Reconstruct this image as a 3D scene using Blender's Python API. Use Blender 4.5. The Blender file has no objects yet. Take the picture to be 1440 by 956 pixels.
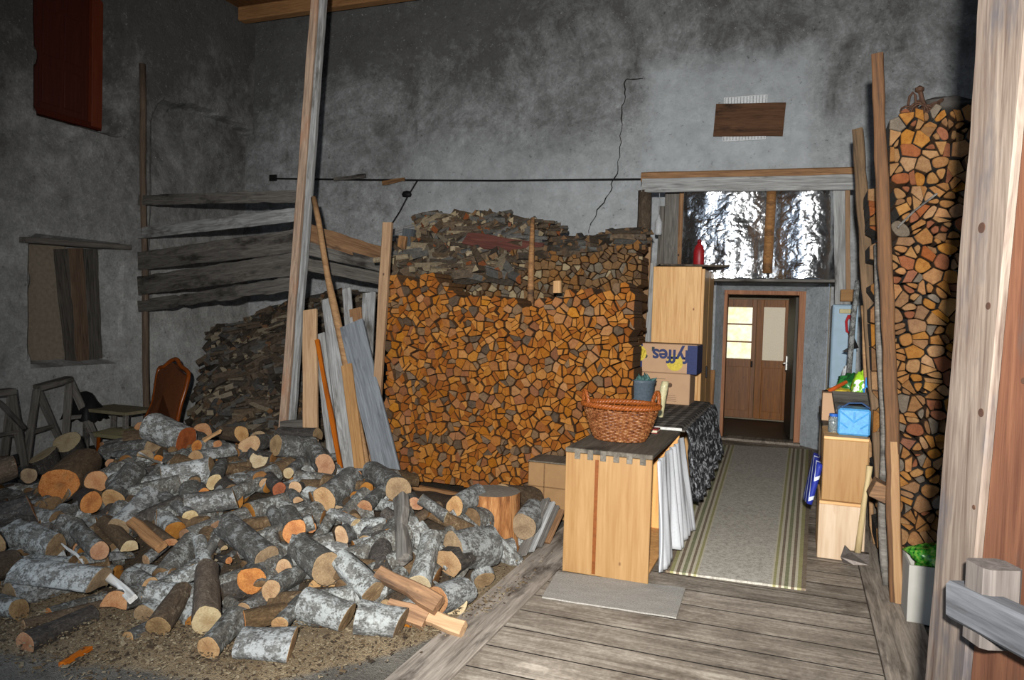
import bpy, bmesh, math, random
import numpy as np
from mathutils import Vector, Matrix, noise as mnoise
PI = math.pi
rnd = random.Random(7)
scene = bpy.context.scene
COL = scene.collection

# ---------------------------------------------------------------- camera, world, lights
IW, IH, FPX = 1440, 956, 1050.0
YAW, PITCH, ROLL = math.radians(21.1), math.radians(2.0), math.radians(1.7)
CAM = Vector((0, 0, 1.6))
FWD = Vector((-math.sin(YAW)*math.cos(PITCH), math.cos(YAW)*math.cos(PITCH), -math.sin(PITCH)))
_r0 = Vector((math.cos(YAW), math.sin(YAW), 0)); _u0 = _r0.cross(FWD)
RGT = _r0*math.cos(ROLL) + _u0*math.sin(ROLL)
UPV = RGT.cross(FWD)
cd = bpy.data.cameras.new('camera'); cam = bpy.data.objects.new('camera', cd); COL.objects.link(cam)
cd.sensor_fit = 'HORIZONTAL'; cd.sensor_width = 36; cd.lens = FPX/IW*36; cd.clip_start = .05
cam.matrix_world = Matrix(((RGT.x, UPV.x, -FWD.x, CAM.x), (RGT.y, UPV.y, -FWD.y, CAM.y), (RGT.z, UPV.z, -FWD.z, CAM.z), (0, 0, 0, 1)))
scene.camera = cam
scene.view_settings.view_transform = 'Standard'
scene.view_settings.look = 'None'
scene.view_settings.gamma = 1.0
scene.view_settings.use_curve_mapping = False
scene.view_settings.exposure = 0.0

w = bpy.data.worlds.new('overcast_daylight'); scene.world = w; w.use_nodes = True
bg = w.node_tree.nodes['Background']; bg.inputs[0].default_value = (.62, .78, 1, 1); bg.inputs[1].default_value = 1.1

# the camera's flash: a hand's breadth right of, above and behind the front of the lens
fl = bpy.data.lights.new('camera_flash', 'SPOT'); flo = bpy.data.objects.new('camera_flash', fl); COL.objects.link(flo)
fl.energy = 2650; fl.color = (1.0, .985, .95); fl.shadow_soft_size = .035
fl.spot_size = math.radians(96); fl.spot_blend = .85
flo.location = CAM + Vector((.03, -.3, .24))
_aim = (FWD + RGT*.10 + UPV*.05).normalized()
flo.rotation_euler = _aim.to_track_quat('-Z', 'Y').to_euler()

# pixel of the 1440x956 photograph -> point on a plane of the place
def ray(x, y): return FWD + RGT*((x-720)/FPX) - UPV*((y-478)/FPX)
def PX(x, y, X): d = ray(x, y); return CAM + d*(X/d.x)
def PY(x, y, Y): d = ray(x, y); return CAM + d*(Y/d.y)
def PZ(x, y, Z=0.0): d = ray(x, y); return CAM + d*((Z-1.6)/d.z)

# ---------------------------------------------------------------- node helpers
def lin(c):
    return tuple((v/12.92 if v <= .04045 else ((v+.055)/1.055)**2.4) for v in c)
def S(r, g, b): return lin((r/255, g/255, b/255)) + (1,)
class NT:
    def __init__(s, name):
        s.m = bpy.data.materials.new(name); s.m.use_nodes = True
        s.t = s.m.node_tree; s.b = s.t.nodes['Principled BSDF']; s.b.inputs['Roughness'].default_value = .85
        s.b.inputs['Specular IOR Level'].default_value = .25
    def n(s, typ, **kw):
        nd = s.t.nodes.new(typ)
        for k, v in kw.items():
            if k.startswith('i_'):
                nm = k[2:]; nm = int(nm) if nm.isdigit() else nm
                s.put(nd.inputs[nm], v)
            else: setattr(nd, k, v)
        return nd
    def put(s, sock, v):
        if isinstance(v, bpy.types.NodeSocket): s.t.links.new(v, sock)
        else: sock.default_value = v
    def coord(s, kind='Object', scale=(1, 1, 1), rand=True):
        tc = s.n('ShaderNodeTexCoord'); out = tc.outputs[kind]
        if rand:
            oi = s.n('ShaderNodeObjectInfo')
            mul = s.n('ShaderNodeMath', operation='MULTIPLY'); s.put(mul.inputs[0], oi.outputs['Random']); mul.inputs[1].default_value = 37.0
            ad = s.n('ShaderNodeVectorMath', operation='ADD'); s.put(ad.inputs[0], out); s.put(ad.inputs[1], mul.outputs[0]); out = ad.outputs[0]
        mp = s.n('ShaderNodeMapping'); s.put(mp.inputs[0], out); mp.inputs['Scale'].default_value = scale
        return mp.outputs[0]
    def noise(s, vec, scale, detail=4, rough=.6, dist=0):
        nd = s.n('ShaderNodeTexNoise'); s.put(nd.inputs['Vector'], vec); nd.inputs['Scale'].default_value = scale
        nd.inputs['Detail'].default_value = detail; nd.inputs['Roughness'].default_value = rough; nd.inputs['Distortion'].default_value = dist
        return nd.outputs['Fac']
    def ramp(s, fac, stops, interp='LINEAR'):
        r = s.n('ShaderNodeValToRGB'); s.put(r.inputs[0], fac); r.color_ramp.interpolation = interp
        e = r.color_ramp.elements
        while len(e) > len(stops): e.remove(e[-1])
        while len(e) < len(stops): e.new(1)
        for el, (p, c) in zip(e, stops):
            el.position = p; el.color = c if len(c) == 4 else tuple(c)+(1,)
        return r.outputs[0]
    def mix(s, fac, a, b, mode='MIX'):
        m = s.n('ShaderNodeMix', data_type='RGBA', blend_type=mode); s.put(m.inputs[0], fac); s.put(m.inputs[6], a); s.put(m.inputs[7], b)
        return m.outputs[2]
    def math(s, op, a, b=None, c=None):
        m = s.n('ShaderNodeMath', operation=op); s.put(m.inputs[0], a)
        if b is not None: s.put(m.inputs[1], b)
        if c is not None: s.put(m.inputs[2], c)
        return m.outputs[0]
    def vary(s, col, amt=.35, sat=.2):
        oi = s.n('ShaderNodeObjectInfo')
        h = s.n('ShaderNodeHueSaturation'); s.put(h.inputs['Color'], col)
        v = s.math('MULTIPLY_ADD', oi.outputs['Random'], amt, 1-amt/2); s.put(h.inputs['Value'], v)
        r2 = s.math('FRACT', s.math('MULTIPLY', oi.outputs['Random'], 7.31))
        s.put(h.inputs['Saturation'], s.math('MULTIPLY_ADD', r2, sat, 1-sat/2))
        return h.outputs[0]
    def bump(s, h, strength=.4, dist=.01):
        b = s.n('ShaderNodeBump'); s.put(b.inputs['Height'], h); b.inputs['Strength'].default_value = strength; b.inputs['Distance'].default_value = dist
        s.put(s.b.inputs['Normal'], b.outputs[0])
    def color(s, c): s.put(s.b.inputs['Base Color'], c)
    def rough(s, r): s.put(s.b.inputs['Roughness'], r)
    def sep(s, vec):
        x = s.n('ShaderNodeSeparateXYZ'); s.put(x.inputs[0], vec); return x.outputs

MATS = {}
def plain(name, c, rough=.7, metal=0, bump=0, bs=60, vary=0, nv=.15):
    if name in MATS: return MATS[name]
    t = NT(name); v = t.coord()
    f = t.noise(v, bs, 3)
    dark = tuple(x*(1-nv*2) for x in c[:3])+(1,)
    col = t.ramp(f, [(.3, dark), (.65, c)])
    if vary: col = t.vary(col, vary)
    t.color(col); t.rough(rough); t.b.inputs['Metallic'].default_value = metal
    if bump: t.bump(f, bump, .005)
    MATS[name] = t.m; return t.m
def wood(name, c1, c2, axis='x', sc=1.0, stain=None, stain_amt=.0, knots=0.0, rough=.8, bump=.35, vary=.25, knot_col=None):
    """grain along one local axis; c1 dark, c2 light"""
    if name in MATS: return MATS[name]
    t = NT(name)
    k = {'x': (.06, 1, 1), 'y': (1, .06, 1), 'z': (1, 1, .06)}[axis]
    v = t.coord(scale=tuple(a*sc for a in k))
    f1 = t.noise(v, 26, 5, .65, 1.2)
    f2 = t.noise(v, 110, 3, .6)
    f = t.math('ADD', t.math('MULTIPLY', f1, .7), t.math('MULTIPLY', f2, .3))
    col = t.ramp(f, [(.34, c1), (.5, tuple((a+b)/2 for a, b in zip(c1, c2))), (.66, c2)])
    v2 = t.coord(scale=tuple((a if a == 1 else .3)*sc for a in k))
    if stain is not None:
        g = t.noise(v2, 5, 5, .65)
        g = t.ramp(g, [(.62-stain_amt*.3, (0, 0, 0)), (.74-stain_amt*.25, (1, 1, 1))])
        col = t.mix(g, col, stain)
    if knots:
        vo = t.n('ShaderNodeTexVoronoi'); t.put(vo.inputs['Vector'], t.coord(scale=tuple((a if a == 1 else .6) for a in k))); vo.inputs['Scale'].default_value = 6.5
        kf = t.ramp(vo.outputs['Distance'], [(knots*.6, (1, 1, 1)), (knots, (0, 0, 0))])
        col = t.mix(kf, col, knot_col or tuple(x*.35 for x in c1[:3])+(1,))
    col = t.vary(col, vary)
    t.color(col); t.rough(rough); t.bump(f, bump, .004)
    MATS[name] = t.m; return t.m

# ---------------------------------------------------------------- mesh helpers
class B:
    """collects shapes in place coordinates; build() makes ONE mesh object"""
    def __init__(s): s.v = []; s.f = []; s.m = []; s.uv = None
    def add(s, vs, fs, mi=0):
        o = len(s.v); s.v += [Vector(v) for v in vs]; s.f += [tuple(i+o for i in f) for f in fs]
        s.m += mi if isinstance(mi, list) else [mi]*len(fs); return s
    def box(s, c, d, mi=0, M=None, bev=.004):
        """box with chamfered edges: centre c, dims d"""
        x, y, z = [a/2 for a in d]; b = min(bev, min(x, y, z)*.6)
        bm = bmesh.new(); bmesh.ops.create_cube(bm, size=1)
        for v in bm.verts: v.co = Vector((v.co.x*2*x, v.co.y*2*y, v.co.z*2*z))
        if b > 0: bmesh.ops.bevel(bm, geom=list(bm.edges), offset=b, segments=1, affect='EDGES')
        bm.verts.index_update()
        R = M or Matrix.Identity(3)
        s.add([R @ v.co + Vector(c) for v in bm.verts], [[v.index for v in f.verts] for f in bm.faces], mi); bm.free(); return s
    def bx(s, x0, x1, y0, y1, z0, z1, mi=0, bev=.004):
        return s.box(((x0+x1)/2, (y0+y1)/2, (z0+z1)/2), (abs(x1-x0), abs(y1-y0), abs(z1-z0)), mi, None, bev)
    def tube(s, pts, r, n=8, mi=0, cap=True, closed=False):
        pts = [Vector(p) for p in pts]; N = len(pts)
        rs = r if isinstance(r, (list, tuple)) else [r]*N
        vs = []; fs = []; up = None
        for i, p in enumerate(pts):
            a = pts[(i-1) % N] if (closed or i > 0) else pts[0]; b = pts[(i+1) % N] if (closed or i < N-1) else pts[-1]
            t = (b-a).normalized() if (b-a).length > 1e-9 else Vector((0, 0, 1))
            if up is None: up = t.orthogonal().normalized()
            up = (up - t*up.dot(t)); up = up.normalized() if up.length > 1e-6 else t.orthogonal().normalized()
            q = t.cross(up)
            for k in range(n):
                an = 2*PI*k/n; vs.append(p + (up*math.cos(an) + q*math.sin(an))*rs[i])
        for i in range(N if closed else N-1):
            j = (i+1) % N
            for k in range(n): k2 = (k+1) % n; fs.append((i*n+k, i*n+k2, j*n+k2, j*n+k))
        if cap and not closed: fs += [tuple(range(n-1, -1, -1)), tuple((N-1)*n+k for k in range(n))]
        return s.add(vs, fs, mi)
    def lathe(s, prof, n=24, c=(0, 0, 0), mi=0, sx=1, sy=1):
        vs = []; fs = []; c = Vector(c)
        for r, z in prof:
            for k in range(n): a = 2*PI*k/n; vs.append(c + Vector((r*math.cos(a)*sx, r*math.sin(a)*sy, z)))
        for i in range(len(prof)-1):
            for k in range(n): k2 = (k+1) % n; fs.append((i*n+k, i*n+k2, (i+1)*n+k2, (i+1)*n+k))
        if prof[0][0] > 1e-4: fs.append(tuple(range(n-1, -1, -1)))
        if prof[-1][0] > 1e-4: fs.append(tuple((len(prof)-1)*n+k for k in range(n)))
        return s.add(vs, fs, mi)
    def grid(s, fn, nu, nv, mi=0, thick=None):
        vs = [fn(i/nu, j/nv) for j in range(nv+1) for i in range(nu+1)]
        fs = [(j*(nu+1)+i, j*(nu+1)+i+1, (j+1)*(nu+1)+i+1, (j+1)*(nu+1)+i) for j in range(nv) for i in range(nu)]
        o = len(s.v); s.add(vs, fs, mi)
        return s
    def build(s, name, mats, parent=None, origin=None, smooth=False, M=None, solid=0):
        me = bpy.data.meshes.new(name)
        if parent is not None and M is None: off = Vector(parent['_o'])
        elif M is not None: off = Vector((0, 0, 0))
        elif origin is not None: off = Vector(origin)
        else:
            xs = [v.x for v in s.v]; ys = [v.y for v in s.v]; zs = [v.z for v in s.v]
            off = Vector(((min(xs)+max(xs))/2, (min(ys)+max(ys))/2, min(zs)))
        me.from_pydata([tuple(v-off) for v in s.v], [], s.f)
        mats = mats if isinstance(mats, (list, tuple)) else [mats]
        for m in mats: me.materials.append(m)
        if len(mats) > 1: me.polygons.foreach_set('material_index', s.m)
        if s.uv is not None:
            l = me.uv_layers.new(name='uv')
            for lp in me.loops: l.data[lp.index].uv = s.uv[lp.vertex_index]
        if smooth: me.polygons.foreach_set('use_smooth', [True]*len(me.polygons))
        me.validate(); me.update()
        o = bpy.data.objects.new(name, me); COL.objects.link(o)
        if parent is not None:
            o.parent = parent
            if M is not None: o.matrix_local = Matrix.Translation(-Vector(parent['_o'])) @ M
        elif M is not None: o.matrix_world = M
        else: o.location = off
        o['_o'] = tuple(off) if parent is None else tuple(parent['_o'])
        if M is not None and parent is None: o['_o'] = tuple(M.to_translation())
        if solid:
            md = o.modifiers.new('solid', 'SOLIDIFY'); md.thickness = solid; md.offset = 0
        return o
def tag(o, label, cat, group=None, kind=None):
    o['label'] = label; o['category'] = cat
    if group: o['group'] = group
    if kind: o['kind'] = kind
    return o
def thing(name, label, cat, loc, group=None):
    o = bpy.data.objects.new(name, None); COL.objects.link(o); o.location = loc; o['_o'] = tuple(loc)
    return tag(o, label, cat, group)
def struct(o): o['kind'] = 'structure'; return o
def frame(p0, p1, nh):
    """local X along p0->p1, local Z (thickness) towards nh"""
    p0 = Vector(p0); p1 = Vector(p1); x = (p1-p0).normalized(); z = Vector(nh); z = (z - x*z.dot(x)).normalized(); y = z.cross(x)
    return Matrix(((x.x, y.x, z.x, p0.x), (x.y, y.y, z.y, p0.y), (x.z, y.z, z.z, p0.z), (0, 0, 0, 1))), (p1-p0).length
def plank_b(L, wd, th, wob=.004, seed=0, ends=(0, 0), taper=1.0, live=0.0):
    """weathered plank, length along local X: uneven edges, worn corners"""
    b = B(); n = max(4, int(L/.12)); r = random.Random(seed); ch = min(th, wd)*.14
    vs = []; fs = []
    for i in range(n+1):
        t = i/n; x = t*L; k = 1+(taper-1)*t
        e0 = (mnoise.noise(Vector((t*L*2.2, seed*1.7, 0)))*wob*2 + mnoise.noise(Vector((t*L*5, seed*3.1, 5)))*live)
        e1 = (mnoise.noise(Vector((t*L*2.2, seed*1.7, 9)))*wob*2 + mnoise.noise(Vector((t*L*5, seed*3.1, 15)))*live)
        zz = mnoise.noise(Vector((t*L*1.1, seed*2.3, 20)))*wob*1.5
        h0 = -wd/2*k+e0; h1 = wd/2*k+e1; z0 = -th/2+zz; z1 = th/2+zz
        sk0 = ends[0]*(1-t)**30; sk1 = ends[1]*t**30
        for (yy, z) in ((h0+ch, z0), (h1-ch, z0), (h1, z0+ch), (h1, z1-ch), (h1-ch, z1), (h0+ch, z1), (h0, z1-ch), (h0, z0+ch)):
            xx = x + (yy/wd)*(ends[0] if i == 0 else ends[1] if i == n else 0)
            vs.append((xx, yy, z))
    for i in range(n):
        for k in range(8): k2 = (k+1) % 8; fs.append((i*8+k, i*8+k2, (i+1)*8+k2, (i+1)*8+k))
    fs += [tuple(range(7, -1, -1)), tuple(n*8+k for k in range(8))]
    return b.add(vs, fs, 0)
_pl = [0]
def plank(name, p0, p1, wd, th, nh, mat, label=None, cat=None, group=None, parent=None, **kw):
    _pl[0] += 1
    M, L = frame(p0, p1, nh)
    o = plank_b(L, wd, th, seed=kw.pop('seed', _pl[0]), **kw).build(name, mat, parent=parent, M=M)
    if label: tag(o, label, cat, group)
    return o
def pole_pts(p0, p1, wob=.02, n=8, seed=0):
    p0 = Vector(p0); p1 = Vector(p1)
    return [p0.lerp(p1, i/n) + mnoise.noise_vector(Vector((i/n*3, seed*5.3, 1)))*wob*(0 if i in (0, n) else 1) for i in range(n+1)]
def sm(a, b, x):
    t = max(0., min(1., (x-a)/(b-a))); return t*t*(3-2*t)

# ---------------------------------------------------------------- materials
def plaster(name, base_d, base_l, soot=None, patch=None, seed=0, stain_z=None):
    t = NT(name); v = t.coord(rand=False)
    mp = t.n('ShaderNodeMapping'); t.put(mp.inputs[0], v); mp.inputs['Location'].default_value = (seed, seed, seed); v2 = mp.outputs[0]
    f1 = t.noise(v2, 1.3, 8, .72, .6); f2 = t.noise(v2, 7, 7, .75); f3 = t.noise(v2, 32, 4, .7)
    f = t.math('ADD', t.math('MULTIPLY', f1, .36), t.math('ADD', t.math('MULTIPLY', f2, .36), t.math('MULTIPLY', f3, .28)))
    mid = tuple((a*.55+b*.45) for a, b in zip(base_d, base_l))
    col = t.ramp(f, [(.36, base_d), (.5, mid), (.63, base_l)])
    # dark sooty blotches
    g1 = t.noise(v2, .6, 8, .78, .8); g2 = t.noise(v2, 3.2, 8, .8, .4)
    xyz = t.sep(v)
    hz = t.math('ADD', t.math('MULTIPLY_ADD', xyz[2], .075, -.28), t.math('MULTIPLY_ADD', xyz[0], -.014, -.03))          # old soot is thicker high up; the mask also grows towards the left
    g = t.math('ADD', t.math('ADD', t.math('MULTIPLY', g1, .65), t.math('MULTIPLY', g2, .45)), hz)
    gm = t.ramp(g, [(.46, (0, 0, 0)), (.74, (1, 1, 1))])
    col = t.mix(t.math('MULTIPLY', gm, .85), col, soot or S(66, 64, 62))
    if patch:
        for (cx, cz, hx, hzz, c, ed) in patch:
            nx = t.math('ADD', xyz[0], t.math('MULTIPLY_ADD', f2, .2, -.1)); nz = t.math('ADD', xyz[2], t.math('MULTIPLY_ADD', g2, .3, -.15))
            dx = t.math('SUBTRACT', t.math('ABSOLUTE', t.math('SUBTRACT', nx, cx)), hx)
            dz = t.math('SUBTRACT', t.math('ABSOLUTE', t.math('SUBTRACT', nz, cz)), hzz)
            dd = t.math('MAXIMUM', dx, dz)
            pm = t.ramp(t.math('MULTIPLY_ADD', dd, ed, .5), [(.25, (1, 1, 1)), (.75, (0, 0, 0))])
            pc = t.ramp(t.noise(v2, 5, 5, .6), [(.3, tuple(x*.72 for x in c[:3])), (.65, c)])
            col = t.mix(t.math('MULTIPLY', pm, .5), col, pc)
    # white lime flecks
    fl_ = t.ramp(t.noise(v2, 26, 4, .8), [(.62, (0, 0, 0)), (.7, (1, 1, 1))])
    col = t.mix(t.math('MULTIPLY', fl_, .6), col, S(190, 190, 186))
    dk = t.ramp(t.noise(v2, 14, 4, .75), [(.30, (1, 1, 1)), (.37, (0, 0, 0))])
    col = t.mix(t.math('MULTIPLY', dk, .5), col, S(45, 44, 43))
    t.color(col); t.rough(.95); t.b.inputs['Specular IOR Level'].default_value = .1
    hh = t.math('ADD', f2, t.math('MULTIPLY', f3, .5)); t.bump(hh, .55, .03)
    return t.m
M_wall_back = plaster('old_lime_plaster', S(128, 129, 128), S(196, 199, 200), patch=[(-1.0, 4.25, 1.05, .75, S(206, 212, 216), 1.6), (-2.6, 3.2, 3.0, .8, S(192, 196, 198), .7)], seed=3.3)
M_wall_left = plaster('dark_lime_plaster', S(116, 115, 112), S(184, 184, 181), seed=8.1)
M_reveal = plaster('smooth_cement', S(140, 145, 148), S(200, 207, 212), seed=1.7)
M_grey = wood('weathered_grey_wood', S(92, 90, 88), S(160, 160, 158), stain=S(70, 66, 60), stain_amt=.25)
M_greyd = wood('dark_weathered_wood', S(62, 58, 54), S(118, 113, 106), stain=S(44, 40, 36), stain_amt=.3)
M_greyl = wood('pale_weathered_wood', S(150, 148, 142), S(205, 203, 198), stain=S(96, 90, 82), stain_amt=.3)
M_brown = wood('brown_old_wood', S(84, 58, 38), S(150, 112, 76), stain=S(60, 46, 36), stain_amt=.25, knots=.07)
M_tan = wood('fresh_pine', S(138, 104, 70), S(180, 146, 108), knots=.08, vary=.12)
M_tan2 = wood('pine_lath', S(116, 86, 58), S(156, 122, 86), knots=.06, vary=.15)
M_orange = wood('orange_stick_wood', S(120, 60, 18), S(178, 98, 34))
M_pine_z = wood('old_pine_panel', S(176, 122, 66), S(226, 172, 108), axis='z', sc=.6, stain=S(150, 92, 46), stain_amt=.02, knots=.085, vary=.06, knot_col=S(96, 56, 30), rough=.55)
M_pine_pale = wood('pale_pine_board', S(172, 128, 80), S(212, 172, 122), axis='z', sc=.7, stain=S(160, 112, 68), stain_amt=.1, knots=.08, vary=.06, knot_col=S(110, 64, 36), rough=.5)
M_pine_x = wood('pine_crate_board', S(176, 130, 82), S(222, 182, 132), axis='x', sc=.6, knots=.08, vary=.1, rough=.6)
M_chesttop = wood('worn_grey_top', S(66, 60, 52), S(112, 104, 92), axis='y', stain=S(52, 48, 42), stain_amt=.3, rough=.7)
M_darkwood_z = wood('dark_upright_wood', S(48, 42, 36), S(104, 92, 78), axis='z', stain=S(34, 30, 27), stain_amt=.3)
M_redshut = wood('red_brown_paint', S(58, 20, 11), S(78, 29, 16), axis='z', rough=.5, vary=.05, bump=.15)
M_doorwood = wood('door_wood', S(108, 64, 20), S(158, 98, 36), axis='z', sc=.7, rough=.45, vary=.06, knots=.05)
M_doorframe = wood('door_frame_wood', S(130, 78, 46), S(176, 118, 76), axis='z', sc=.7, rough=.6, vary=.06)
M_black = plain('soot_black', S(30, 29, 28), .9)
M_iron = plain('rusty_iron', S(74, 52, 40), .75, .5, .4, 40)
M_dkiron = plain('dark_iron', S(40, 38, 38), .6, .6, .2)
M_crack = plain('crack_shadow', S(28, 27, 26), 1)
M_void = plain('dark_backing', S(30, 26, 22), 1)

def bark_mat(name, dk, lt, lichen, amt, k=.5):
    dk, lt, lichen = [tuple(a*k for a in c[:3])+(1,) for c in (dk, lt, lichen)]
    t = NT(name); v = t.coord()
    vs = t.coord(scale=(1, 1, .35))
    f1 = t.noise(vs, 34, 5, .7, .8); f2 = t.noise(v, 16, 4, .7); f3 = t.noise(v, 90, 3, .6)
    f = t.math('ADD', t.math('MULTIPLY', f1, .65), t.math('MULTIPLY', f3, .35))
    col = t.ramp(f, [(.36, dk), (.52, tuple((a+b)*.45 for a, b in zip(dk, lt))), (.64, lt)])
    lm = t.ramp(t.math('ADD', t.math('MULTIPLY', f2, .7), t.math('MULTIPLY', f3, .3)), [(.56-amt, (0, 0, 0)), (.64-amt, (1, 1, 1))])
    col = t.mix(t.math('MULTIPLY', lm, .8), col, lichen)
    t.color(t.vary(col, .4, .5)); t.rough(.95); t.bump(t.math('ADD', f1, t.math('MULTIPLY', f3, .4)), .9, .012)
    return t.m
M_barkg = bark_mat('grey_lichen_bark', S(66, 63, 58), S(136, 132, 124), S(176, 178, 174), .05)
M_barkw = bark_mat('pale_lichen_bark', S(84, 82, 78), S(160, 158, 152), S(200, 203, 200), .09)
M_barkb = bark_mat('brown_dusty_bark', S(78, 62, 46), S(134, 112, 88), S(152, 134, 110), .0)
M_barkd = bark_mat('dark_bark', S(44, 40, 37), S(104, 97, 90), S(136, 134, 128), -.02)
BARKS = [M_barkg, M_barkw, M_barkb, M_barkd]
def endgrain(name, c1, c2, heart, vary=.15, rings=True, dirt=.15, k=.5):
    c1, c2, heart = [tuple(a*k for a in c[:3])+(1,) for c in (c1, c2, heart)]
    """cut face of a log: rings around local Z, darker heart"""
    t = NT(name); v = t.coord(rand=False); x = t.sep(v)
    vr = t.coord(); f = t.noise(vr, 18, 4, .6); ff = t.noise(vr, 120, 2, .5)
    r = t.math('SQRT', t.math('ADD', t.math('MULTIPLY', x[0], x[0]), t.math('MULTIPLY', x[1], x[1])))
    rr = t.math('MULTIPLY_ADD', f, .035, r)
    ring = t.math('MULTIPLY_ADD', t.math('SINE', t.math('MULTIPLY', rr, 900)), .5, .5)
    col = t.ramp(t.math('MULTIPLY_ADD', ff, .5, t.math('MULTIPLY', f, .5)), [(.35, c1), (.6, c2)])
    if rings: col = t.mix(t.math('MULTIPLY', ring, .16), col, tuple(a*.6 for a in c1[:3])+(1,))
    hm = t.ramp(rr, [(.025, (1, 1, 1)), (.065, (0, 0, 0))])
    col = t.mix(t.math('MULTIPLY', hm, .45), col, heart)
    dm = t.ramp(t.noise(vr, 9, 4, .7), [(.6, (0, 0, 0)), (.72, (1, 1, 1))])
    col = t.mix(t.math('MULTIPLY', dm, dirt), col, heart)
    t.color(t.vary(col, vary, .2)); t.rough(.85); t.bump(t.math('ADD', ff, f), .3, .004)
    return t.m
E_tan = endgrain('tan_cut_face', S(180, 138, 94), S(216, 176, 128), S(150, 100, 60))
E_pale = endgrain('pale_cut_face', S(190, 164, 120), S(226, 204, 160), S(170, 134, 90))
E_orange = endgrain('orange_cut_face', S(182, 104, 40), S(226, 152, 76), S(134, 62, 20))
E_red = endgrain('red_brown_cut_face', S(148, 74, 36), S(186, 104, 58), S(98, 46, 24))
E_pink = endgrain('pinkish_cut_face', S(176, 124, 88), S(212, 164, 122), S(150, 84, 50))
E_rot = endgrain('rotten_cut_face', S(166, 96, 48), S(208, 142, 84), S(52, 34, 24), dirt=.6)
E_brown = endgrain('aged_cut_face', S(140, 112, 80), S(182, 152, 112), S(104, 76, 50))
# stacked split wood: ends and split sides
def dim(c, k): return tuple(a*k for a in c[:3])+(1,)
def splitmat(name, c1, c2, vary=.3, k=.42):
    c1 = dim(c1, k); c2 = dim(c2, k)
    t = NT(name); v = t.coord(); f = t.noise(v, 30, 4, .65); g = t.noise(v, 140, 2)
    col = t.ramp(t.math('MULTIPLY_ADD', g, .4, t.math('MULTIPLY', f, .6)), [(.36, c1), (.62, c2)])
    t.color(t.vary(col, vary, .2)); t.rough(.85); t.bump(t.math('ADD', f, g), .3, .004); return t.m
O1 = splitmat('orange_split_end', S(160, 94, 36), S(196, 126, 56))
O2 = splitmat('light_orange_split_end', S(178, 114, 52), S(210, 146, 78))
O3 = splitmat('deep_orange_split_end', S(138, 76, 28), S(172, 102, 44))
O4 = splitmat('grey_brown_split_end', S(116, 88, 62), S(156, 124, 92))
O5 = splitmat('dark_split_end', S(80, 62, 46), S(116, 94, 72))
T1 = splitmat('tan_split_end', S(176, 122, 68), S(212, 160, 102), k=.3)
T2 = splitmat('brown_split_end', S(146, 98, 56), S(184, 134, 84), k=.3)
T3 = splitmat('ruddy_split_end', S(150, 84, 48), S(186, 112, 68), k=.3)
U1 = splitmat('dusty_brown_split_end', S(100, 74, 50), S(142, 110, 76), k=.52)
U2 = splitmat('dull_brown_split_end', S(80, 60, 44), S(112, 88, 64), k=.52)
U3 = splitmat('dull_grey_split_end', S(92, 82, 70), S(132, 120, 102), k=.52)
U4 = splitmat('pale_split_end', S(140, 124, 98), S(178, 160, 128), k=.52)
M_splitside = splitmat('split_wood_side', S(84, 58, 36), S(138, 98, 60))
T4 = splitmat('amber_split_end', S(176, 112, 52), S(212, 150, 80), k=.3)
T5 = splitmat('greyish_round_end', S(128, 112, 94), S(168, 150, 128), k=.26)
# ================================================================ THE SETTING
def relief(name, mat, fn, ua, ub, va, vb, st, skip=None, jit=.02, axis='x'):
    nu = int((ub-ua)/st); nv = int((vb-va)/st); b = B(); vs = []; fs = []
    for j in range(nv+1):
        for i in range(nu+1):
            u = ua+(ub-ua)*i/nu; v = va+(vb-va)*j/nv
            d = fn(u, v) + mnoise.fractal(Vector((u*.9, v*.9, 3 if axis == 'x' else 8)), 1, 2, 5)*jit
            vs.append((d, u, v) if axis == 'x' else (u, d, v))
    for j in range(nv):
        for i in range(nu):
            u = ua+(ub-ua)*(i+.5)/nu; v = va+(vb-va)*(j+.5)/nv
            if skip and skip(u, v): continue
            q = (j*(nu+1)+i, j*(nu+1)+i+1, (j+1)*(nu+1)+i+1, (j+1)*(nu+1)+i)
            fs.append(q)
    b.add(vs, fs); return struct(b.build(name, mat, origin=(0, 0, 0)))
XL = -8.61; YB = 10.1
W1 = (6.32, PX(170, 120, XL).y, 3.84, 5.62); W2 = (6.28, PX(168, 430, XL).y, .82, 2.32)
def left_fn(y, z):
    wob = mnoise.noise(Vector((y*3, z*3, 0)))*.03
    d = 0
    a = sm(W1[0]-.02, W1[0]+.03, y+wob)*(1-sm(W1[1]-.03, W1[1]+.03, y+wob))*sm(W1[2]-.04, W1[2]+.04, z+wob)*(1-sm(W1[3], W1[3]+.05, z))
    d -= .42*a
    a = sm(W2[0]-.02, W2[0]+.03, y+wob)*(1-sm(W2[1]-.03, W2[1]+.03, y+wob))*sm(W2[2]-.03, W2[2]+.03, z+wob)*(1-sm(W2[3], W2[3]+.05, z))
    d -= .34*a
    top = 4.44+.2*math.sin((y-8)*1.4)*.6 + wob*2 - .25*sm(8.25, 8.0, y)
    a = sm(8.0, 8.12, y+wob)*(1-sm(top-.05, top+.03, z))*sm(1.2, 2.8, z)
    return XL + d - .16*a
relief('wall_left', M_wall_left, left_fn, 1.9, YB+.05, -.4, 6.5, .045, jit=.03)
DX0, DX1, DZT = PY(1003, 500, YB).x, PY(1162, 500, YB).x, PY(1060, 391, YB).z
relief('wall_back', M_wall_back, lambda x, z: YB, -8.95, 2.45, -.4, 6.5, .045, skip=lambda x, z: DX0 < x < DX1 and z < DZT, jit=.03, axis='y')
struct(B().bx(2.2, 2.45, 1.7, 10.2, -.4, 6.5).build('wall_right', M_wall_left))
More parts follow.
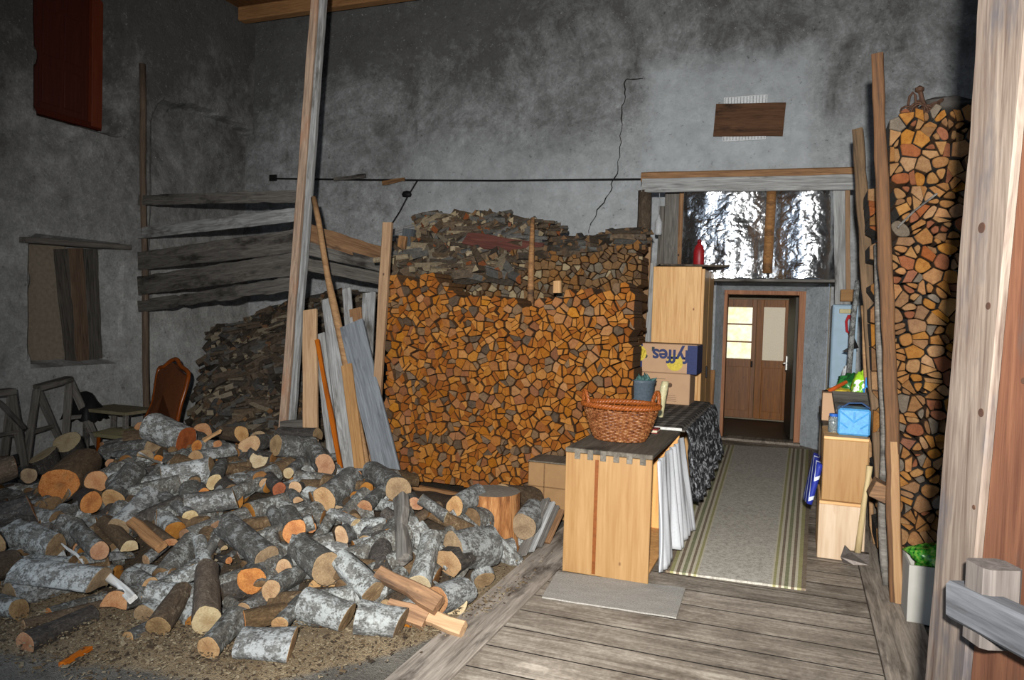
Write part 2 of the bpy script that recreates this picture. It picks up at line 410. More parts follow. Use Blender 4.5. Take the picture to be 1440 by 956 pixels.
# front wall: the barn door opening the camera looks through
b = B(); b.bx(-9.2, -4.6, 1.7, 1.95, -.4, 6.5); b.bx(.62, 2.45, 1.7, 1.95, -.4, 6.5); b.bx(-4.6, .62, 1.7, 1.95, 4.3, 6.5)
struct(b.build('wall_front', M_wall_left))
# floor
t = NT('plank_floor'); v = t.coord(rand=False)
br = t.n('ShaderNodeTexBrick'); mpb = t.n('ShaderNodeMapping'); t.put(mpb.inputs[0], v); mpb.inputs['Location'].default_value = (130, 0, 0); t.put(br.inputs['Vector'], mpb.outputs[0])
for k_, v_ in (('Scale', 1.0), ('Mortar Size', .006), ('Brick Width', 400.0), ('Row Height', .235), ('Mortar Smooth', .3), ('Bias', 0.0)): br.inputs[k_].default_value = v_
br.inputs['Color1'].default_value = (.3, .3, .3, 1); br.inputs['Color2'].default_value = (.75, .75, .75, 1); br.inputs['Mortar'].default_value = (0, 0, 0, 1)
vg = t.coord(scale=(.08, 1, 1), rand=False); g1 = t.noise(vg, 22, 5, .7, 1); g2 = t.noise(v, 2.2, 6, .75, .5); g3 = t.noise(v, 40, 3)
f = t.math('ADD', t.math('MULTIPLY', g1, .5), t.math('ADD', t.math('MULTIPLY', g2, .35), t.math('MULTIPLY', g3, .2)))
col = t.ramp(f, [(.38, S(84, 75, 65)), (.52, S(130, 119, 106)), (.66, S(176, 165, 150))])
col = t.mix(.35, col, br.outputs['Color'], 'OVERLAY')
col = t.mix(t.ramp(t.noise(v, 1.3, 6, .75, .6), [(.52, (0, 0, 0)), (.68, (.8, .8, .8))]), col, S(62, 50, 40))
col = t.mix(br.outputs['Fac'], col, S(30, 26, 23))
t.color(col); t.rough(.75); t.bump(t.math('SUBTRACT', t.math('MULTIPLY', g1, .3), br.outputs['Fac']), .5, .008)
M_floor = t.m
M_border = wood('floor_border_board', S(88, 78, 68), S(164, 152, 138), axis='y', stain=S(56, 46, 38), stain_amt=.35, vary=.05)
struct(B().bx(-1.36, .42, 1.95, 10.42, -.12, 0).build('floor', M_floor, origin=(0, 0, 0)))
struct(B().bx(-1.62, -1.365, 1.95, 10.1, -.12, .004).build('trim_1', M_border))
struct(B().bx(.425, .68, 1.95, 10.1, -.12, .004).build('trim_2', M_border))
# earth floor left of the boards, strewn with sawdust
HEAPF = [(-9, 3.6), (-6.0, 3.0), (-4.6, 2.62), (-3.5, 2.55), (-2.45, 2.72), (-2.1, 2.8), (-1.85, 3.1), (-1.6, 3.6), (-1.45, 4.2)]
def yfront(x):
    for (a, ya), (b_, yb) in zip(HEAPF, HEAPF[1:]):
        if a <= x <= b_: return ya+(yb-ya)*(x-a)/(b_-a)
    return 9
def heap_h(x, y):
    q = y-yfront(x)
    h = .38*sm(-.15, 1.75, q) * (1-.75*sm(4.7, 5.8, y))
    return h*sm(-1.55, -2.15, x)*(1-.75*sm(-4.6, -5.9, x)*sm(2.9, 4.2, y))
def ground_z(x, y): return -.03 - .3*sm(-4.5, -7.3, x)
t = NT('earth_floor'); v = t.coord(rand=False)
f1 = t.noise(v, 3, 5, .7); f2 = t.noise(v, 60, 3, .7); f3 = t.noise(v, 200, 2)
col = t.ramp(t.math('ADD', t.math('MULTIPLY', f1, .6), t.math('MULTIPLY', f2, .4)), [(.36, S(70, 66, 60)), (.62, S(118, 112, 102))])
at = t.n('ShaderNodeAttribute', attribute_name='sawdust')
sd = t.ramp(t.math('MULTIPLY_ADD', f3, .6, t.math('MULTIPLY', f2, .5)), [(.35, S(80, 70, 55)), (.6, S(136, 118, 92))])
msk = t.ramp(t.math('ADD', at.outputs['Fac'], t.math('MULTIPLY_ADD', f1, .9, -.45)), [(.38, (0, 0, 0)), (.62, (1, 1, 1))])
col = t.mix(msk, col, sd); t.color(col); t.rough(1); t.bump(t.math('ADD', f2, f3), .8, .02)
M_earth = t.m
b = B(); nx, ny = 130, 150; vals = []
for j in range(ny+1):
    for i in range(nx+1):
        x = -8.9+(8.9-1.62)*i/nx; y = 1.9+(10.2-1.9)*j/ny
        q = y-yfront(x)
        sdv = sm(-.42, -.1, q)*(1-sm(.8, 1.6, q)); vals.append(sdv)
        z = ground_z(x, y) + sdv*(.035+.03*mnoise.noise(Vector((x*5, y*5, 0)))) + .01*mnoise.noise(Vector((x*2, y*2, 4)))
        if x > -1.7: z = min(z, -.012)
        b.v.append(Vector((x, y, z)))
b.f = [(j*(nx+1)+i, j*(nx+1)+i+1, (j+1)*(nx+1)+i+1, (j+1)*(nx+1)+i) for j in range(ny) for i in range(nx)]; b.m = [0]*len(b.f)
go = struct(b.build('floor_earth', M_earth, origin=(0, 0, 0), smooth=True))
a_ = go.data.attributes.new('sawdust', 'FLOAT', 'POINT'); a_.data.foreach_set('value', vals)
struct(B().bx(.685, 2.3, 1.95, 10.1, -.12, -.01).build('floor_right', M_earth))
struct(B().bx(-9.2, 2.5, -1.5, 1.9, -.16, -.04).build('ground_outside', plain('trodden_gravel', S(110, 108, 102), .95, 0, .5, 30)))
# ceiling: boards on joists, warm brown
M_ceil = wood('ceiling_boards', S(70, 46, 26), S(128, 88, 52), axis='y', vary=.05)
M_joist = wood('joist_wood', S(120, 82, 44), S(176, 126, 74), axis='x', vary=.2)
struct(B().bx(-9.2, 2.5, 1.7, 10.3, 6.38, 6.5).build('ceiling', M_ceil))
for i, y in enumerate((9.75, 8.75, 7.7, 6.4, 5.0, 3.4)):
    struct(B().bx(-8.6, 2.25, y-.09, y+.09, 6.16, 6.38, bev=.02).build('trim_%d' % (i+3), M_joist))
# wall crack, thin groove ribbons on the plaster
def ribbon(name, pts, wd, mat, y, kind=True):
    b = B(); vs = []; n = len(pts)
    P = [PY(x, yy, y) for x, yy in pts]
    for i, p in enumerate(P):
        d = (P[min(i+1, n-1)]-P[max(i-1, 0)]).normalized(); q = Vector((-d.z, 0, d.x))*(wd/2*rnd.uniform(.5, 1.4))
        vs += [p-q, p+q]
    b.add(vs, [(2*i, 2*i+1, 2*i+3, 2*i+2) for i in range(n-1)])
    o = b.build(name, mat, solid=.004)
    return struct(o)
def jag(pts, n=6, a=2.2):
    out = []
    for (x0, y0), (x1, y1) in zip(pts, pts[1:]):
        for i in range(n): t_ = i/n; out.append((x0+(x1-x0)*t_+rnd.uniform(-a, a), y0+(y1-y0)*t_+rnd.uniform(-a, a)*.5))
    return out+[pts[-1]]
ribbon('wall_crack', jag([(905, 111), (880, 112), (876, 150), (873, 200), (868, 240), (858, 268), (838, 300), (828, 328)]), .012, M_crack, YB-.035)

# ---- door_1: reveal, frame, dark leaf standing open, hall with the glazed inner door
def quadstrip(name, prs, mat):
    b = B(); vs = []
    for p, q in prs: vs += [p, q]
    b.add(vs, [(2*i, 2*i+1, 2*i+3, 2*i+2) for i in range(len(prs)-1)]); return struct(b.build(name, mat, solid=.02))
YD = 10.42
ix0, ix1 = PY(1018, 500, YD).x-.03, PY(1127, 500, YD).x+.03; izt = PY(1070, 408, YD).z
quadstrip('trim_9', [(Vector((DX0, YB, -.05)), Vector((ix0, YD, -.05))), (Vector((DX0, YB, DZT)), Vector((ix0, YD, izt))), (Vector((DX1, YB, DZT)), Vector((ix1, YD, izt))), (Vector((DX1, YB, -.05)), Vector((ix1, YD, -.05)))], M_reveal)
d1 = bpy.data.objects.new('door_1', None); COL.objects.link(d1); d1.location = ((ix0+ix1)/2, YD, 0); d1['_o'] = tuple(d1.location); struct(d1)
b = B(); fw_ = .085
b.bx(ix0, ix0+fw_*.6, YD, YD+.16, 0, izt); b.bx(ix1-fw_, ix1, YD, YD+.16, 0, izt); b.bx(ix0+fw_*.6, ix1-fw_, YD, YD+.16, izt-.06, izt)
b.build('door_frame', M_doorframe, d1)
b = B(); b.bx(ix0, ix1, YD-.1, YD+.16, -.03, .03); b.build('threshold', M_border, d1)
# leaf swung into the hall on the right jamb
hx, hy = ix1-fw_-.005, YD+.15; lw = .78; ang = math.radians(97)
lm = Matrix.Rotation(ang, 3, 'Z')
b = B(); b.box(Vector((hx, hy, izt/2-.02)) + lm @ Vector((lw/2, .02, 0)), (lw, .04, izt-.12), 0, lm); lf = b.build('door_leaf', wood('dark_grey_paint', S(58, 54, 48), S(78, 72, 64), axis='z', rough=.5, vary=.02, bump=.1), d1)
b = B(); hp = Vector((hx, hy, 1.02)) + lm @ Vector((lw-.09, -.0, 0)); on = lm @ Vector((0, 1, 0)); on = on if on.x < 0 else -on
b.box(hp+on*.045, (.012, .03, .2), 0, lm.copy()); b.tube([hp+on*.04, hp+on*.09, hp+on*.09 + (lm @ Vector((-.1, 0, 0)))], .009, 8)
b.build('door_handle', plain('pale_handle', S(200, 198, 192), .35, .6), d1)
# hall behind
b = B(); hw0, hw1 = ix0-.25, ix1+.45; YE = 12.7
b.bx(hw0-.1, hw0, YD+.16, YE, -.1, 2.5); b.bx(hw1, hw1+.1, YD+.16, YE, -.1, 2.5); b.bx(hw0-.1, hw1+.1, YD+.16, YE, 2.4, 2.5)
b.bx(hw0-.1, ix0, YD+.05, YD+.16, -.1, 2.5); b.bx(ix1, hw1+.1, YD+.05, YD+.16, -.1, 2.5); b.bx(ix0, ix1, YD+.05, YD+.16, izt, 2.5); b.bx(hw0-.1, hw1+.1, YE, YE+.1, -.1, 2.5)
struct(b.build('wall_hall', plain('hall_plaster', S(150, 138, 118), .9)))
struct(B().bx(hw0-.1, hw1+.1, YD+.16, YE, -.1, .0).build('floor_hall', plain('dark_stone_floor', S(66, 60, 54), .5, 0, .1, 8)))
# inner glazed double door
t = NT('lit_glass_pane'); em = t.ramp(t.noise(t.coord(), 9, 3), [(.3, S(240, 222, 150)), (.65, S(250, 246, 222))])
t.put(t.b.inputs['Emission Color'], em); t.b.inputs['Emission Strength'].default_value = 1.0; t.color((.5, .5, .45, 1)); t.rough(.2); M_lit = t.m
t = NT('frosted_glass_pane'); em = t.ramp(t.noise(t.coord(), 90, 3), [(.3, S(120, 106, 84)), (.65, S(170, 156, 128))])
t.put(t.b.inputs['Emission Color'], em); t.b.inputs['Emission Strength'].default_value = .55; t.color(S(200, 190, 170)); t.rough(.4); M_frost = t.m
d2 = bpy.data.objects.new('door_2', None); COL.objects.link(d2); YI = YE-.08
def pi(x, y): return PY(x, y, YI)
d2.location = (pi(1060, 500).x, YI, 0); d2['_o'] = tuple(d2.location); struct(d2)
xL, xM, xR = pi(1012, 470).x, pi(1063, 470).x, pi(1120, 470).x; zt = pi(1060, 421).z
gl = (pi(1021, 470).x, pi(1057, 470).x, pi(1040, 505).z, pi(1040, 431).z); gr = (pi(1073, 470).x, pi(1103, 470).x, pi(1085, 507).z, pi(1085, 432).z)
def leaf(name, x0, x1, g, z0):
    b = B(); b.bx(x0, g[0], YI, YI+.05, z0, zt); b.bx(g[1], x1, YI, YI+.05, z0, zt); b.bx(g[0], g[1], YI, YI+.05, g[3], zt); b.bx(g[0], g[1], YI, YI+.05, z0, g[2])
    b.bx(g[0]+.02, g[1]-.02, YI-.012, YI, z0+.12, g[2]-.12, bev=.01)
    return b.build(name, M_doorwood, d2)
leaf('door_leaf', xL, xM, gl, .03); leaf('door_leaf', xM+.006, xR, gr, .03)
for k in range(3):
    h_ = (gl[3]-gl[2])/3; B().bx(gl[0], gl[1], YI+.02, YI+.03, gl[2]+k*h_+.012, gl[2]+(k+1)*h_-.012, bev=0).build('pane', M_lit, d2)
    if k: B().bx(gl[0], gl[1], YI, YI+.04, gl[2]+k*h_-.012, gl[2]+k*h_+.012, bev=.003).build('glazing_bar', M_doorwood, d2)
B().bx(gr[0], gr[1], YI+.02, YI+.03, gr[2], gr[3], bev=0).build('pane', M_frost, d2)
b = B(); p = pi(1057, 512); b.box(p+Vector((0, -.012, 0)), (.03, .015, .1)); b.build('lock_plate', M_dkiron, d2)

# ---- window_1: red-brown shutter deep in the upper niche
w1 = bpy.data.objects.new('window_1', None); COL.objects.link(w1); XS = XL-.36
w1.location = (XS, 6.9, 3.9); w1['_o'] = tuple(w1.location); struct(w1)
y0 = PX(46, 80, XS).y; y1 = PX(140, 100, XS).y; z0 = PX(90, 168, XS).z; z1 = 5.7
b = B(); b.bx(XS-.05, XS, y0, y1-.16, z0+.05, z1)
ny_ = (y1-.16-y0)
for zz0, zz1 in ((z0+.14, z0+.62), (z0+.74, z0+1.32)):
    b.bx(XS, XS+.012, y0+.12, y0+ny_*.5-.03, zz0, zz1, bev=.01); b.bx(XS, XS+.012, y0+ny_*.5+.03, y0+ny_-.12, zz0, zz1, bev=.01)
b.build('shutter', M_redshut, w1)
B().bx(XS-.06, XS+.06, y1-.16, y1, z0, z1).build('window_frame', wood('red_frame_paint', S(88, 36, 18), S(112, 50, 27), axis='z', rough=.5, vary=.02, bump=.1), w1)
B().bx(XS-.06, XS+.05, y0, y1, z0-.03, z0+.05).build('window_sill', M_redshut, w1)
# ---- window_2: boarded lower niche under a timber lintel
w2 = bpy.data.objects.new('window_2', None); COL.objects.link(w2); XN = XL-.27
w2.location = (XN, 6.8, .9); w2['_o'] = tuple(w2.location); struct(w2)
a0 = PX(40, 440, XN).y; a1 = PX(92, 440, XN).y
b = B(); b.bx(XN-.02, XN, a0, a1, .84, 2.3); b.build('panel', plain('beige_hardboard', S(134, 122, 106), .8, 0, .1, 20), w2)
M_, L_ = frame(PX(30, 337, XL+.04), PX(180, 348, XL+.04), (1, 0, 0)); plank_b(L_, .07, .14, seed=2).build('lintel', M_greyd, parent=w2, M=M_)
M_nb1 = wood('blackened_niche_board', S(44, 40, 36), S(96, 90, 82)); M_nb2 = wood('brown_niche_board', S(62, 48, 38), S(112, 92, 76))
for i, (xa, xb, ya, yb, wd) in enumerate(((86, 103, 350, 508, .215), (106, 117, 349, 507, .215), (127, 134, 350, 505, .2))):
    XX = XN+.05+.004*i
    plank('weathered_board', PX(xb, yb, XX), PX(xa, ya, XX), wd, .025, (1, 0, 0), [M_nb1, M_nb2, M_nb1][i], ['dark weathered board with a stepped edge beside the beige panel in the wall niche', 'brownish weathered board, middle of three standing in the wall niche', 'blackened board nearest the right side of the wall niche'][i], 'board', live=.02)

# ================================================================ STACKED FIREWOOD
def clip(poly, nx, nz, d):
    out = []
    for i, p in enumerate(poly):
        q = poly[(i+1) % len(poly)]; a = p[0]*nx+p[1]*nz-d; c = q[0]*nx+q[1]*nz-d
        if a <= 0: out.append(p)
        if (a < 0 < c) or (c < 0 < a):
            t_ = a/(a-c); out.append((p[0]+(q[0]-p[0])*t_, p[1]+(q[1]-p[1])*t_))
    return out
def area(p): return .5*sum(p[i][0]*p[(i+1) % len(p)][1]-p[(i+1) % len(p)][0]*p[i][1] for i in range(len(p)))
def cen(p): n = len(p); return (sum(a for a, _ in p)/n, sum(c for _, c in p)/n)
def cells(x0, x1, z0, ztop, sp, r, split=.7, ax=1.0, jit=.42):
    """irregular tight packing of the face of a stack: list of polygons"""
    pts = []; nz = int((3.4-z0)/(sp*.87)); nx_ = int((x1-x0)/(sp*ax))
    for j in range(nz):
        for i in range(nx_+1):
            pts.append((x0+(i+.5*(j % 2)+r.uniform(-jit, jit)*.8)*sp*ax, z0+(j+.5+r.uniform(-jit, jit))*sp*.87))
    out = []; g = {}
    for k, p in enumerate(pts): g.setdefault((int(p[0]/.2+100), int(p[1]/.2+100)), []).append(k)
    for k, p in enumerate(pts):
        if p[1] > ztop(p[0]) or not (x0 < p[0] < x1): continue
        h = sp*1.1; poly = [(p[0]-h, p[1]-h), (p[0]+h, p[1]-h), (p[0]+h, p[1]+h), (p[0]-h, p[1]+h)]
        ci, cj = int(p[0]/.2+100), int(p[1]/.2+100)
        for a in (-1, 0, 1):
            for c in (-1, 0, 1):
                for q in g.get((ci+a, cj+c), []):
                    if q == k: continue
                    o = pts[q]; dx, dz = o[0]-p[0], o[1]-p[1]; L = math.hypot(dx, dz)
                    if L > sp*2.4: continue
                    poly = clip(poly, dx/L, dz/L, ((o[0]+p[0])*dx+(o[1]+p[1])*dz)/2/L)
                    if len(poly) < 3: break
        poly = clip(clip(poly, 0, -1, -z0), -1, 0, -x0); poly = clip(poly, 1, 0, x1)
        if len(poly) < 3: continue
        if r.random() < split:
            c = cen(poly); an = r.uniform(0, PI); nx2, nz2 = math.cos(an), math.sin(an); d = c[0]*nx2+c[1]*nz2+r.uniform(-.2, .2)*sp*.4
            out += [q for q in (clip(poly, nx2, nz2, d), clip(poly, -nx2, -nz2, -d)) if len(q) >= 3 and abs(area(q)) > 4e-4]
        else: out.append(poly)
    return out
def tidy(p, mn=.008):
    q = [v for i, v in enumerate(p) if math.hypot(v[0]-p[i-1][0], v[1]-p[i-1][1]) > mn]
    return q if len(q) >= 3 else p
def chaikin(p, k=1):
    for _ in range(k):
        q = []
        for i in range(len(p)):
            a, c = p[i], p[(i+1) % len(p)]
            q += [(a[0]*.78+c[0]*.22, a[1]*.78+c[1]*.22), (a[0]*.22+c[0]*.78, a[1]*.22+c[1]*.78)]
        p = q
    return p
def piece(b, poly, y, L, r, gap=.0035, mi=0, ms=1, off=(0, 0), rot=True):
    """one split billet: cut end facing the room, worn edge, body going back along Y"""
    poly = tidy(poly); c = cen(poly); an = r.uniform(-.06, .06) if rot else 0; ca, sa = math.cos(an), math.sin(an)
    R = max(math.hypot(x-c[0], z-c[1]) for x, z in poly); k0 = max(.5, 1-(gap*1.4+.004)/R); k1 = max(.5, 1-gap*1.2/R)
    n = len(poly); vs = []
    tx, tz = r.uniform(-.12, .12), r.uniform(-.12, .12)
    for k, yy in ((k0, y), (k1, y+.006), (k1*.98, y+L)):
        for x, z in poly:
            dx, dz = (x-c[0])*k, (z-c[1])*k
            vs.append((c[0]+dx*ca-dz*sa-off[0], yy+(dx*tx+dz*tz if yy < y+.01 else 0)-off[1], c[1]+dx*sa+dz*ca-(off[2] if len(off) > 2 else 0)))
    fs = [tuple(range(n))] ; m = [mi]
    for j in range(2):
        for i in range(n): i2 = (i+1) % n; fs.append((j*n+i, j*n+i2, (j+1)*n+i2, (j+1)*n+i)[::-1]); m.append(mi if j == 0 else ms)
    fs.append(tuple(range(3*n-1, 2*n-1, -1))); m.append(ms)
    fs = [f[::-1] for f in fs]
    if area(poly) < 0: fs = [f[::-1] for f in fs]
    b.add(vs, fs, m)
def stack(polys, yfn, L, mats, wts, r, name, label, group, nind, cat='firewood', rnd_round=0.0, stuff_label=None, labelf=None, gap=.0045):
    """each billet a thing; past nind the rest of the wall of wood is one stuff object"""
    polys = sorted(polys, key=lambda p: -abs(area(p)))
    rest = B(); cnt = 0
    for k, p in enumerate(polys):
        c = cen(p); y = yfn(*c)+r.gauss(0, .016); mi = r.choices(range(len(mats)), wts(*c) if callable(wts) else wts)[0]
        if r.random() < rnd_round: p = chaikin(tidy(p, .015), 2)
        if cnt < nind:
            bb = B(); piece(bb, p, y, L+r.uniform(-.03, .03), r, gap, 0, 1, (c[0], y, c[1]))
            o = bb.build(name, [mats[mi], M_splitside], origin=(0, 0, 0)); o.location = (c[0], y, c[1])
            tag(o, labelf(c) if labelf else label, cat, group); cnt += 1
        else: piece(rest, p, y, L+r.uniform(-.03, .03), r, gap, mi, len(mats))
    if rest.f:
        o = rest.build(name+'_rows', list(mats)+[M_splitside]); tag(o, stuff_label or label, cat, None, 'stuff')
r1 = random.Random(11)
YS = 5.92
def top_front(x):
    p = (x+3.5)/2.25
    return 1.9 - .16*sm(.18, .42, p) + .1*sm(.62, .85, p) - .02 + .05*mnoise.noise(Vector((x*4, 0, 3)))
SX0, SX1 = -3.53, -1.24
pf = [p for p in cells(SX0, SX1, .07, top_front, .08, r1, .68) if not (.42 < cen(p)[1] < .455 and r1.random() < .0)]
def wfront(x, z):
    if .40 < z < .50 and r1.random() < .6: return (1, 0, 1, 5, 6)
    if z > 1.1 and x > -2.6: return (6, 5, 2, 1, .4)
    return (6, 3, 4, 1.3, 1)
stack(pf, lambda x, z: YS+(.03 if z < .42 else 0)+.03*mnoise.noise(Vector((x*1.5, z*1.5, 0))), .34, [O1, O2, O3, O4, O5], wfront, r1, 'split_log',
      'orange split log laid end-on in the big front stack, one of its thickest', 'thick billets of the orange front stack', 300,
      stuff_label='remaining smaller orange split wood filling the big front stack end-on')
plank('base_board', PY(556, 682, 5.86), PY(775, 722, 5.86), .07, .06, (0, -1, 0), M_brown, 'low brown board along the foot of the orange firewood stack', 'board')
# second row, behind and above the front stack: dusty brown
r2 = random.Random(5); YR = 6.75
def top_back(x):
    p = (x-PY(745, 350, YR).x)/(PY(900, 350, YR).x-PY(745, 350, YR).x)
    return PY(800, 345, YR).z + (.02 if p < 0 else .09*sm(0, .8, p)) + .06*mnoise.noise(Vector((x*3, 1, 0)))
xb0, xb1 = PY(560, 380, YR).x, PY(902, 380, YR).x
pb = cells(xb0, xb1, 1.35, lambda x: top_back(x)-.03-.35*sm(PY(735, 350, YR).x, PY(650, 350, YR).x, x), .078, r2, .55)
stack(pb, lambda x, z: YR+.1*max(0, z-2)+.03*r2.random(), .33, [U1, U2, T2, U3, U4], lambda x, z: (5, 3, 3, 2, .6) if x > PY(740, 350, YR).x else (2, 3, .6, 3, 4), r2, 'split_log',
      'rear row of dusty brown split wood, end-on, above and behind the orange stack', None, 0)
# ---- right-hand stack, taller than a man, bark rounds and splits
r3 = random.Random(23); YT = 4.92
tx0, tx1 = .40, .97
pr = [[(x+.17*(1-z/2.85), z) for x, z in p] for p in cells(tx0+.03, tx1, .02, lambda x: 2.84+.05*mnoise.noise(Vector((x*6, 0, 0))), .084, r3, .55)]
def lab_r(c):
    hz = 'near the floor' if c[1] < .95 else 'at middle height' if c[1] < 1.9 else 'high up near the top'
    return 'cut log end %s of the tall stack by the barn door' % hz
def wr(x, z): return (5, 4, 3, 3, 1.2, 1.5) if z > 1.6 else (3, 4, 4, 3, 1.5, 2)
polysR = sorted(pr, key=lambda p: -abs(area(p)))
restR = B(); matsR = [T1, T4, T3, T2, T5, T4]
for k, p in enumerate(polysR):
    c = cen(p); y = YT+r3.gauss(0, .02); mi = r3.choices(range(6), wr(*c))[0]
    if r3.random() < .5: p = chaikin(tidy(p, .02), 2)
    if k < 240:
        bb = B(); piece(bb, p, y, .36, r3, .0035, 0, 1, (c[0], y, c[1])); o = bb.build('stacked_log', [matsR[mi], M_barkd if r3.random() < .6 else M_splitside], origin=(0, 0, 0)); o.location = (c[0], y, c[1])
        lb = lab_r(c); tag(o, lb, 'firewood', 'right stack logs ' + ('low' if 'floor' in lb else 'middle' if 'middle' in lb else 'top'))
    else: piece(restR, p, y, .36, r3, .004, mi, 6)
if restR.f: tag(restR.build('stacked_log_rows', matsR+[M_splitside]), 'smaller log ends filling the tall right-hand firewood stack', 'firewood', None, 'stuff')
# the row behind it, of which a strip shows between the two uprights
r4 = random.Random(31)
pr2 = [[(x+.025+.16*(1-z/2.5), z) for x, z in p] for p in cells(.36, .52, .02, lambda x: 2.5, .12, r4, .35)]
for p in pr2:
    c = cen(p); y = 5.62+r4.gauss(0, .05)
    if c[0]-.16*(1-c[1]/2.5) > .485: continue
    bb = B(); piece(bb, p, y, .4, r4, .004, 0, 1, (c[0], y, c[1])); o = bb.build('stacked_log', [r4.choice([T4, T3, T1, T2]), M_barkd], origin=(0, 0, 0)); o.location = (c[0], y, c[1])
    tag(o, 'ruddy log end in the narrow strip of wood between the two right-hand uprights', 'firewood', 'logs of the row behind the right stack')

# ================================================================ LOOSE WOOD
def stick_mesh(kind, L, w_, r):
    """loose split stick along local X: wedge, square or half-round section, slightly bowed"""
    if kind == 0: poly = [(-.5, -.3), (.55, -.35), (.1, .5)]
    elif kind == 1: poly = [(-.5, -.35), (.5, -.4), (.45, .35), (-.4, .4)]
    else: poly = [(-.5, -.2), (.5, -.2), (.4, .15), (.15, .35), (-.15, .35), (-.4, .15)]
    poly = [(a*w_*r.uniform(.85, 1.15), c*w_*r.uniform(.85, 1.15)) for a, c in poly]; n = len(poly); vs = []; bow = r.uniform(-.03, .03)*L
    for k in range(4):
        t_ = k/3; sc = r.uniform(.9, 1.05)
        for a, c in poly: vs.append(((t_-.5)*L+a*.12*(1 if k == 0 else -1 if k == 3 else 0), a*sc, c*sc+bow*(1-(2*t_-1)**2)))
    fs = []; m = []
    for k in range(3):
        for i in range(n): i2 = (i+1) % n; fs.append((k*n+i, k*n+i2, (k+1)*n+i2, (k+1)*n+i)); m.append(1)
    fs += [tuple(range(n-1, -1, -1)), tuple(3*n+i for i in range(n))]; m += [0, 0]
    return vs, fs, m
def loose(hfn, region, n, nind, mats, sides, r, name, labelf, group, stufflabel, wl=(.2, .38), ww=(.035, .075), tilt=.5, layers=2, cat='firewood'):
    X0, X1, Y0, Y1 = region; rest = B(); protos = {}
    items = []
    tries = 0
    while len(items) < n and tries < n*30:
        tries += 1; x, y = r.uniform(X0, X1), r.uniform(Y0, Y1); h = hfn(x, y)
        if h is None: continue
        items.append((x, y, h-.05*r.randint(0, layers-1)+r.uniform(0, .03)))
    def score(it):
        d = (Vector(it)-CAM).length; return d - it[2]*.2
    items.sort(key=lambda it: (it[2] < hfn(it[0], it[1])-.01, score(it)))
    for k, (x, y, z) in enumerate(items):
        e = .04; gx = ((hfn(x+e, y) or z)-(hfn(x-e, y) or z))/(2*e); gy = ((hfn(x, y+e) or z)-(hfn(x, y-e) or z))/(2*e)
        gx = max(-1.2, min(1.2, gx)); gy = max(-1.2, min(1.2, gy))
        nrm = Vector((-gx, -gy, 1)).normalized(); a = r.uniform(0, 2*PI); d = Vector((math.cos(a), math.sin(a), r.uniform(-tilt, tilt)*.6)); d = (d-nrm*d.dot(nrm)*.75).normalized()
        zz = (nrm-d*nrm.dot(d)).normalized(); yy = zz.cross(d); ro = Matrix.Rotation(r.uniform(0, PI), 3, d)
        yy = ro @ yy; zz = ro @ zz
        M = Matrix(((d.x, yy.x, zz.x, x), (d.y, yy.y, zz.y, y), (d.z, yy.z, zz.z, z), (0, 0, 0, 1)))
        key = (r.randrange(12), r.randrange(len(mats)), r.randrange(len(sides)))
        L = r.uniform(*wl); wv = r.uniform(*ww); vs, fs, m = stick_mesh(r.randrange(3), L, wv, r)
        if k < nind:
            if key not in protos:
                bb = B(); bb.add(vs, fs, m); o = bb.build(name, [mats[key[1]], sides[key[2]]], M=M); protos[key] = o
            else:
                o = protos[key].copy(); COL.objects.link(o); o.matrix_world = M
            tag(o, labelf(x, y, z), cat, group)
        else:
            rest.add([M @ Vector(v) for v in vs], fs, [key[1] if q == 0 else len(mats)+key[2] for q in m])
    if rest.f: tag(rest.build(name+'_heap', list(mats)+list(sides)), stufflabel, cat, None, 'stuff')
SD1 = splitmat('dusty_split_side', S(70, 58, 46), S(116, 98, 78), k=.62); SD2 = splitmat('dark_split_side', S(50, 43, 36), S(88, 76, 62), k=.62); SD3 = splitmat('pale_split_side', S(118, 104, 84), S(164, 148, 122), k=.62); SD4 = splitmat('grey_split_side', S(72, 70, 66), S(112, 108, 102), k=.62)
# left rear bin of small split wood
def pile_h(x, y):
    if not (-8.45 < x < -3.75 and 6.35 < y < 9.95): return None
    h = (y-6.55)*.68
    ed = max(-8.3, -6.6-(y-6.9)*.85)
    top = 1.8-.28*sm(-5.0, -4.0, x)-.55*sm(-6.3, -7.9, x)
    h = h - 1.6*sm(ed+.25, ed-.5, x)
    h = min(h, top + .1*mnoise.noise(Vector((x*1.5, y*1.5, 0))))
    if h < ground_z(x, y): return None
    return h
r5 = random.Random(77)
b = B(); st = .08; idx = {}
for i in range(int(4.7/st)+1):
    for j in range(int(3.6/st)+1):
        x, y = -8.44+i*st, 6.36+j*st; h = pile_h(x, y); idx[i, j] = len(b.v); b.v.append(Vector((x, y, max(-.25, (h if h is not None else -.3)-.09))))
for (i, j) in list(idx):
    if (i+1, j+1) in idx: b.f.append((idx[i, j], idx[i+1, j], idx[i+1, j+1], idx[i, j+1])); b.m.append(0)
tag(b.build('wood_crumbs', SD2), 'dark bark crumbs and small wood filling the bin under the loose sticks', 'wood debris', None, 'stuff')
loose(pile_h, (-8.3, -3.8, 6.4, 9.4), 1700, 190, [U1, U2, U3, U4, T2], [SD1, SD2, SD2, SD3, SD4, SD1], r5, 'split_stick',
      lambda x, y, z: 'short dusty split stick lying loose on the brown pile behind the leaning grey post', 'loose sticks of the rear left pile', 'dusty split sticks heaped in the board bin in the rear left corner', ww=(.05, .1), layers=3)
